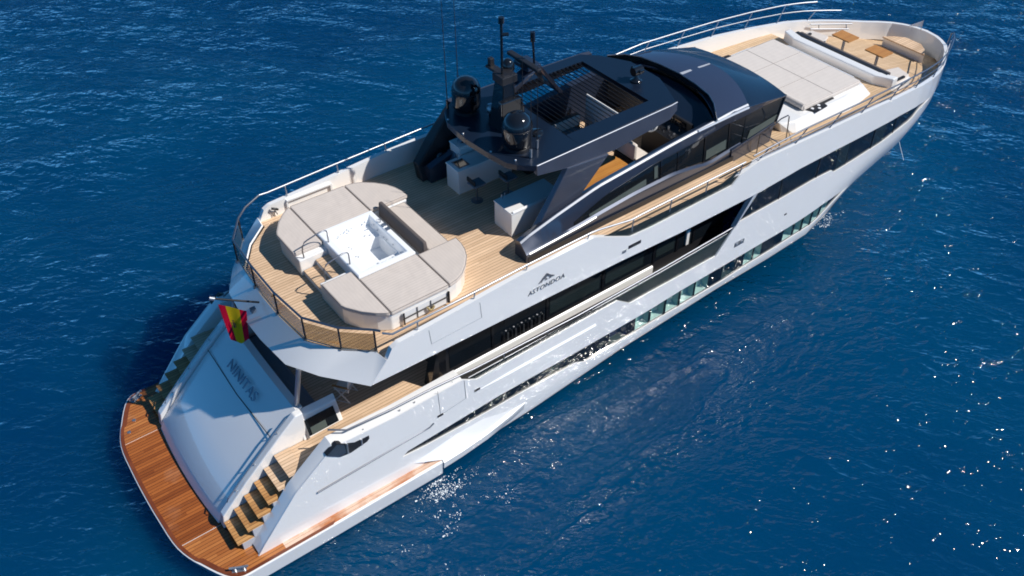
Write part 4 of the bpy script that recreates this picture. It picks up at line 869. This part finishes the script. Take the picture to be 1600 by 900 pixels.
PIPE = pbr('seam_piping', (.30,.27,.255), .8)
def cushion(nm, poly, z0, z1, mat, label, group=None, bev=.05):
    cx = sum(p[0] for p in poly)/len(poly); cy = sum(p[1] for p in poly)/len(poly)
    o = MB().prism(poly, z0, z1).build(nm, mat, None, loc=(cx, cy, z0), bevel=bev, seg=3)
    o.location = (cx, cy, z0); tag(o, label, 'cushion', group); n_ = len(poly)
    pp_ = [(cx+(x-cx)*.985, cy+(y-cy)*.985, z1-.012) for x, y in poly]
    MB().tube(pp_+[pp_[0], pp_[1]], .011, 6).build('piping', PIPE, o)
    return o
G = 'sun pads around the hot tub'
for s, side in ((1, 'far'), (-1, 'near')):
    fl = (lambda P: [(x, s*y) for x, y in P])
    where = 'beside the rail farthest from the camera' if s > 0 else 'beside the rope rack on the near side'
    cushion('sun_pad', fl([(7.32,.85),(7.33,1.95),(7.40,2.12),(7.66,2.52),(7.95,2.82),(8.18,2.99),(8.275,3.03),(8.275,.85)]), 6.18, 6.33, PADX, 'wedge-shaped greige sun pad at the stern end of the hot tub, '+('on the far side' if s > 0 else 'on the near side'), G)
    cushion('sun_pad', fl([(8.295,3.04),(10.20,3.025),(10.20,1.30),(8.295,1.30)]), 6.18, 6.33, PAD, 'rectangular ribbed greige sun pad along the '+('far' if s > 0 else 'near')+' side of the hot tub', G)
    cushion('sun_pad', fl([(10.22,3.02),(10.50,2.97),(10.78,2.84),(11.08,2.58),(11.34,2.26),(11.48,1.96),(11.55,1.66),(11.57,1.36),(10.22,1.36)]), 6.18, 6.33, PADX, 'rounded greige corner sun pad '+('by the far bulwark, beyond the brown backrest' if s > 0 else 'on the near side, next to the sunlit teak'), G)
cushion('seat_cushion', [(10.70,-1.32),(11.40,-1.32),(11.40,1.32),(10.70,1.32)], 6.02, 6.16, PADX, 'long low seat cushion between hot tub backrest and open deck', None)
bk = MB().add([(10.44,-1.30,6.04),(10.44,1.30,6.04),(10.66,1.30,6.04),(10.66,-1.30,6.04),(10.47,-1.28,6.58),(10.47,1.28,6.58),(10.60,1.28,6.58),(10.60,-1.28,6.58)], [(0,3,2,1),(4,5,6,7),(0,1,5,4),(1,2,6,5),(2,3,7,6),(3,0,4,7)]).build('backrest_bolster', PADB, None, loc=(10.5,0,6.04), bevel=.05, seg=3)
bk.location = (10.5, 0, 6.04); tag(bk, 'dark brown upright backrest along the front edge of the hot tub', 'backrest')
# ================================================================== SUN DECK FURNITURE
def cabinet(nm, x0, x1, y0, y1, z, label, sink):
    c = thing(nm, ((x0+x1)/2, (y0+y1)/2, 5.6), label, 'bar cabinet', 'white bar cabinets under the hardtop')
    MB().box(x0, x1, y0, y1, 5.6, z-.05).build('cabinet_body', WHITE, c, bevel=.02)
    MB().box(x0-.02, x1+.02, y0-.02, y1+.02, z-.05, z).build('worktop', WHITE, c, bevel=.015)
    if sink:
        MB().box(x0+.12, x0+.55, y0+.12, y1-.12, z, z+.012).build('sink', STEELD, c)
        MB().box(x0+.16, x0+.51, y0+.16, y1-.16, z+.012, z+.018).build('sink_bowl', BLACK, c)
        MB().tube(arc((x0+.4, y1-.06, z), (x0+.4, y1-.06, z+.35), (x0+.36, (y0+y1)/2, z+.26), 6), .018, 6).build('tap', STEEL, c)
    return c
cabinet('bar_cabinet', 13.42, 15.6, 1.22, 1.92, 6.52, 'white bar cabinet with sink under the satellite domes, far side', True)
cabinet('bar_cabinet', 14.0, 15.3, 2.0, 2.55, 6.8, 'taller white cabinet half hidden beside the dark port buttress', False)
c3 = cabinet('bar_cabinet', 13.45, 15.4, -1.62, -.72, 6.50, 'white bar cabinet standing by the raked navy pylon on near side', False)
MB().add([(13.5,-1.64,6.502),(15.2,-1.64,6.502),(15.2,-1.60,6.56),(13.5,-1.60,6.56)], [(0,1,2,3)]).build('splash_lip', WHITE, c3, solid=.02)
MB().tube([(13.7,-.78,6.5),(13.7,-.78,6.66)], .03, 8).tube([(13.85,-.72,6.5),(13.85,-.72,6.62)], .02, 8).build('tap', STEEL, c3)
def stool(x, y, label):
    t = thing('bar_stool', (x, y, 5.6), label, 'bar stool', 'bar stools')
    MB().lathe([(.20,0),(.20,.015),(.05,.03),(0,.03)], (x, y, 5.6), 20).build('base', STEELD, t, smooth=40)
    MB().tube([(x, y, 5.62), (x, y, 6.24)], .035, 10).build('stem', STEELD, t, smooth=40)
    MB().box(x-.24, x+.24, y-.22, y+.22, 6.24, 6.32).build('seat', GREYC, t, bevel=.03)
    MB().box(x-.24, x-.18, y-.22, y+.22, 6.36, 6.52).build('backrest', BLACKM, t, bevel=.02)
stool(13.72, .62, 'bar stool with dark low back in front of the white sink cabinet')
stool(14.75, .30, 'bar stool further under the hardtop, behind the front stool')
ft = thing('dining_table', (17.3, -1.15, 5.6), 'varnished orange teak dining table under the hardtop beside the navy coaming', 'table')
MB().box(16.15, 18.35, -1.75, -.80, 6.22, 6.29).build('tabletop', OAKT, ft, bevel=.015)
for x in (16.7, 17.8): MB().tube([(x, -1.25, 5.6), (x, -1.25, 6.22)], .06, 10).build('leg', STEELD, ft)
sf = thing('flybridge_sofa', (17.3, .9, 5.6), 'dark upholstered sofa with cream cushions under the louvred roof', 'sofa')
MB().box(15.9, 18.9, .75, 1.6, 5.6, 6.05).box(15.9, 18.9, 1.6, 1.85, 5.6, 6.5).build('seat', DKINT, sf, bevel=.05)
MB().box(16.1, 18.6, .8, 1.55, 6.05, 6.17).build('seat_cushion', GREYC, sf, bevel=.05)
MB().box(16.0, 18.8, 1.48, 1.6, 6.17, 6.55).build('back_cushion', CREAM, sf, bevel=.05)
hs = thing('helm_seat', (19.1, -.9, 5.6), 'cream leather helm seat facing the steering wheel', 'seat')
MB().box(18.75, 19.3, -1.45, -.35, 5.6, 6.15).build('base', BLACKM, hs, bevel=.03)
MB().box(18.75, 19.35, -1.45, -.35, 6.15, 6.28).build('seat', CREAM, hs, bevel=.05)
MB().box(18.65, 18.8, -1.45, -.35, 6.28, 6.85).build('backrest', CREAM, hs, bevel=.06)
part('helm_wall', MB().box(19.38, 19.44, .2, 1.9, 5.6, 7.0), WHITE2)
# ================================================================== FOREDECK FURNITURE
cushion('foredeck_sun_pad', [(26.45,2.2),(29.75,2.2),(29.75,-2.2),(26.45,-2.2)], 5.72, 5.90, PADL, 'huge flat pale greige sun pad on the white foredeck coachroof', None, .06)
fsp = [o for o in COL.objects if o.name.startswith('foredeck_sun_pad')][0]
for yy in (-.73, .73): MB().tube([(26.5, yy, 5.902), (29.72, yy, 5.902)], .008, 5).build('seam', PIPE, fsp)
MB().tube([(28.1,-2.17,5.902),(28.1,2.17,5.902)], .008, 5).build('seam', PIPE, fsp)
tag(MB().tube([(26.52,-2.15,5.86),(26.52,2.15,5.86)], .13, 14).build('bolster', PADL, None, loc=(26.52,0,5.8), smooth=60), 'long rolled bolster along the aft edge of the foredeck sun pad', 'bolster').location = (26.52,0,5.8)
fs = thing('foredeck_sofa', (31.5, 0, 5.0), 'wide white bench with black gutter and grey cushions facing the bow', 'sofa')
bp_ = [(31.05,-2.0),(31.35,-2.62),(31.75,-2.62),(31.7,-2.0),(31.62,2.0),(31.75,2.72),(31.2,2.72),(30.95,2.05)]
MB().prism([(30.98,-1.95),(31.30,-2.62),(31.62,-2.62),(31.36,-1.9),(31.30,1.95),(31.5,2.72),(31.14,2.72),(30.90,2.05)], 5.0, 5.62).build('backrest', WHITE, fs, bevel=.04)
MB().box(31.37, 31.55, -2.25, 2.35, 5.3, 5.63).build('black_gutter', BLACKM, fs)
MB().box(31.57, 31.74, -2.2, 2.3, 5.2, 5.60).build('back_cushion', PADB, fs, bevel=.04)
seat_poly = [(31.5,-2.62),(32.9,-2.45),(33.1,-1.75),(32.35,-1.55),(32.3,1.55),(33.0,1.85),(32.9,2.72),(31.5,2.72)]
MB().prism(seat_poly, 4.8, 5.10).build('seat_base', WHITE, fs, bevel=.03)
MB().prism([(x*.97+32.1*.03, y*.96) for x, y in seat_poly], 5.10, 5.20).build('seat_cushion', PADL, fs, bevel=.04)
for sd in (-1, 1): MB().box(31.7, 32.5, sd*2.36-.05, sd*2.36+.05, 5.2, 5.27).build('arm_rail', BLACKM, fs)
def ftable(y, label):
    t = thing('foredeck_table', (32.75, y, 4.75), label, 'table', 'foredeck tables')
    MB().box(32.40, 33.10, y-.44, y+.44, 5.60, 5.66).build('tabletop', OAKT, t, bevel=.015)
    MB().tube([(32.75, y, 4.75), (32.75, y, 5.6)], .06, 12).build('pedestal', STEELD, t, smooth=40)
    MB().lathe([(.22,0),(.22,.02),(.06,.05),(0,.05)], (32.75, y, 4.76), 18).build('foot', STEELD, t, smooth=40)
ftable(.84, 'square teak pedestal table on the foredeck, farther from the camera'); ftable(-.84, 'square teak pedestal table on the foredeck, nearer the near-side rail')
# folding director chair in the aft cockpit
PALEW = pbr('pale_painted_frame', (.62,.60,.57), .5)
def dchair(x, y, a, label):
    t = thing('director_chair', (x, y, 2.6), label, 'chair'); ca, sa = math.cos(a), math.sin(a)
    q = lambda u, v, z: (x+u*ca-v*sa, y+u*sa+v*ca, 2.6+z)
    for v in (-.27, .27):
        MB().tube([q(-.24, v, 0), q(.24, v, .62)], .022, 6).tube([q(.24, v, 0), q(-.24, v, .62)], .022, 6).build('leg', PALEW, t)
        MB().tube([q(-.26, v, 0), q(.26, v, 0)], .02, 6).build('frame', PALEW, t)
        MB().tube([q(-.24, v, .45), q(-.28, v, .95)], .02, 6).build('back_post', PALEW, t)
        MB().add([q(-.28, v-.03, .64), q(.26, v-.03, .64), q(.26, v+.03, .64), q(-.28, v+.03, .64)], [(0,1,2,3)]).build('armrest', OAKT, t, solid=.025)
    MB().add([q(-.22,-.26,.46), q(.24,-.26,.46), q(.24,.26,.46), q(-.22,.26,.46)], [(0,1,2,3)]).build('seat', CREAM, t, solid=.03)
    MB().add([q(-.26,-.28,.7), q(-.28,-.28,.95), q(-.28,.28,.95), q(-.26,.28,.7)], [(0,1,2,3)]).build('backrest', CREAM, t, solid=.02)
dchair(7.15, -1.72, 2.2, 'folding director chair with pale crossed legs under the aft overhang')
# ================================================================== FLAGS
fp = part('ensign_staff', MB().tube([(5.85,.32,5.60),(4.70,.86,5.98)], .030, 8), BLACKM)
MB().tube([(4.78,.82,5.95),(4.66,.88,6.0)], .06, 8).build('staff_finial', STEEL, fp)
MB().box(5.58, 5.76, .36, .50, 5.10, 5.40).build('staff_bracket', STEELD, fp)
flag = thing('ensign_flag', (4.75, .6, 5.9), 'red and yellow striped flag with small crest hanging from the stern staff', 'flag')
A0 = Vector((4.83, .80, 5.74)); A1 = Vector((5.44, .36, 5.46))
def flagpt(u, v):   # u across the hoist (stripes), v down the drop
    top = A0.lerp(A1, u); spread = 1 - .32*v
    c_ = A0.lerp(A1, .42); p = c_ + (top-c_)*spread
    p = p + Vector((-.02, -.05, -1.22))*v*(1.0 + .14*math.sin(3.2*u+.5))
    p += Vector((-.5, -.5, .1))*(.05*math.sin(8.5*u+1.0+1.5*v)*(.25+.75*v))
    return tuple(p)
def fstrip(nm, mt, u0, u1, n=8):
    MB().loft([[flagpt(u, v) for u in np.linspace(u0, u1, n)] for v in np.linspace(0, 1, 16)]).build(nm, mt, flag, smooth=60)
fstrip('red_stripe', RED, 0, .25); fstrip('yellow_stripe', YEL, .25, .75, 12); fstrip('red_stripe', RED, .75, 1.0)
def emb(u0, u1, v0, v1): return [[tuple(Vector(flagpt(u, v))+Vector((-.035,-.035,.02))) for u in np.linspace(u0, u1, 5)] for v in np.linspace(v0, v1, 5)]
MB().loft(emb(.36, .46, .40, .56)).loft(emb(.30, .335, .42, .54)).loft(emb(.485, .52, .42, .54)).loft(emb(.37, .45, .35, .385)).build('crest', EMBL, flag)
bg_ = thing('bow_pennant', (37.3, .15, 4.8), 'small white pennant at the very tip of the bow', 'flag')
MB().tube([(37.35,.15,4.8),(37.35,.15,5.3)], .015, 6).build('staff', STEEL, bg_)
MB().add([(37.35,.15,5.28),(37.35,.15,4.98),(36.95,.55,5.0)], [(0,1,2)]).build('pennant', WHITE2, bg_, solid=.01)
tag(MB().tube(arc((36.0,-.95,.55),(35.9,-1.25,.25),(35.3,-2.0,-.05), 10), .009, 6).build('anchor_line', WHITE2, None, loc=(36,-.95,.3)), 'thin pale line running from the bow into the water', 'rope').location = (36,-.95,.3)
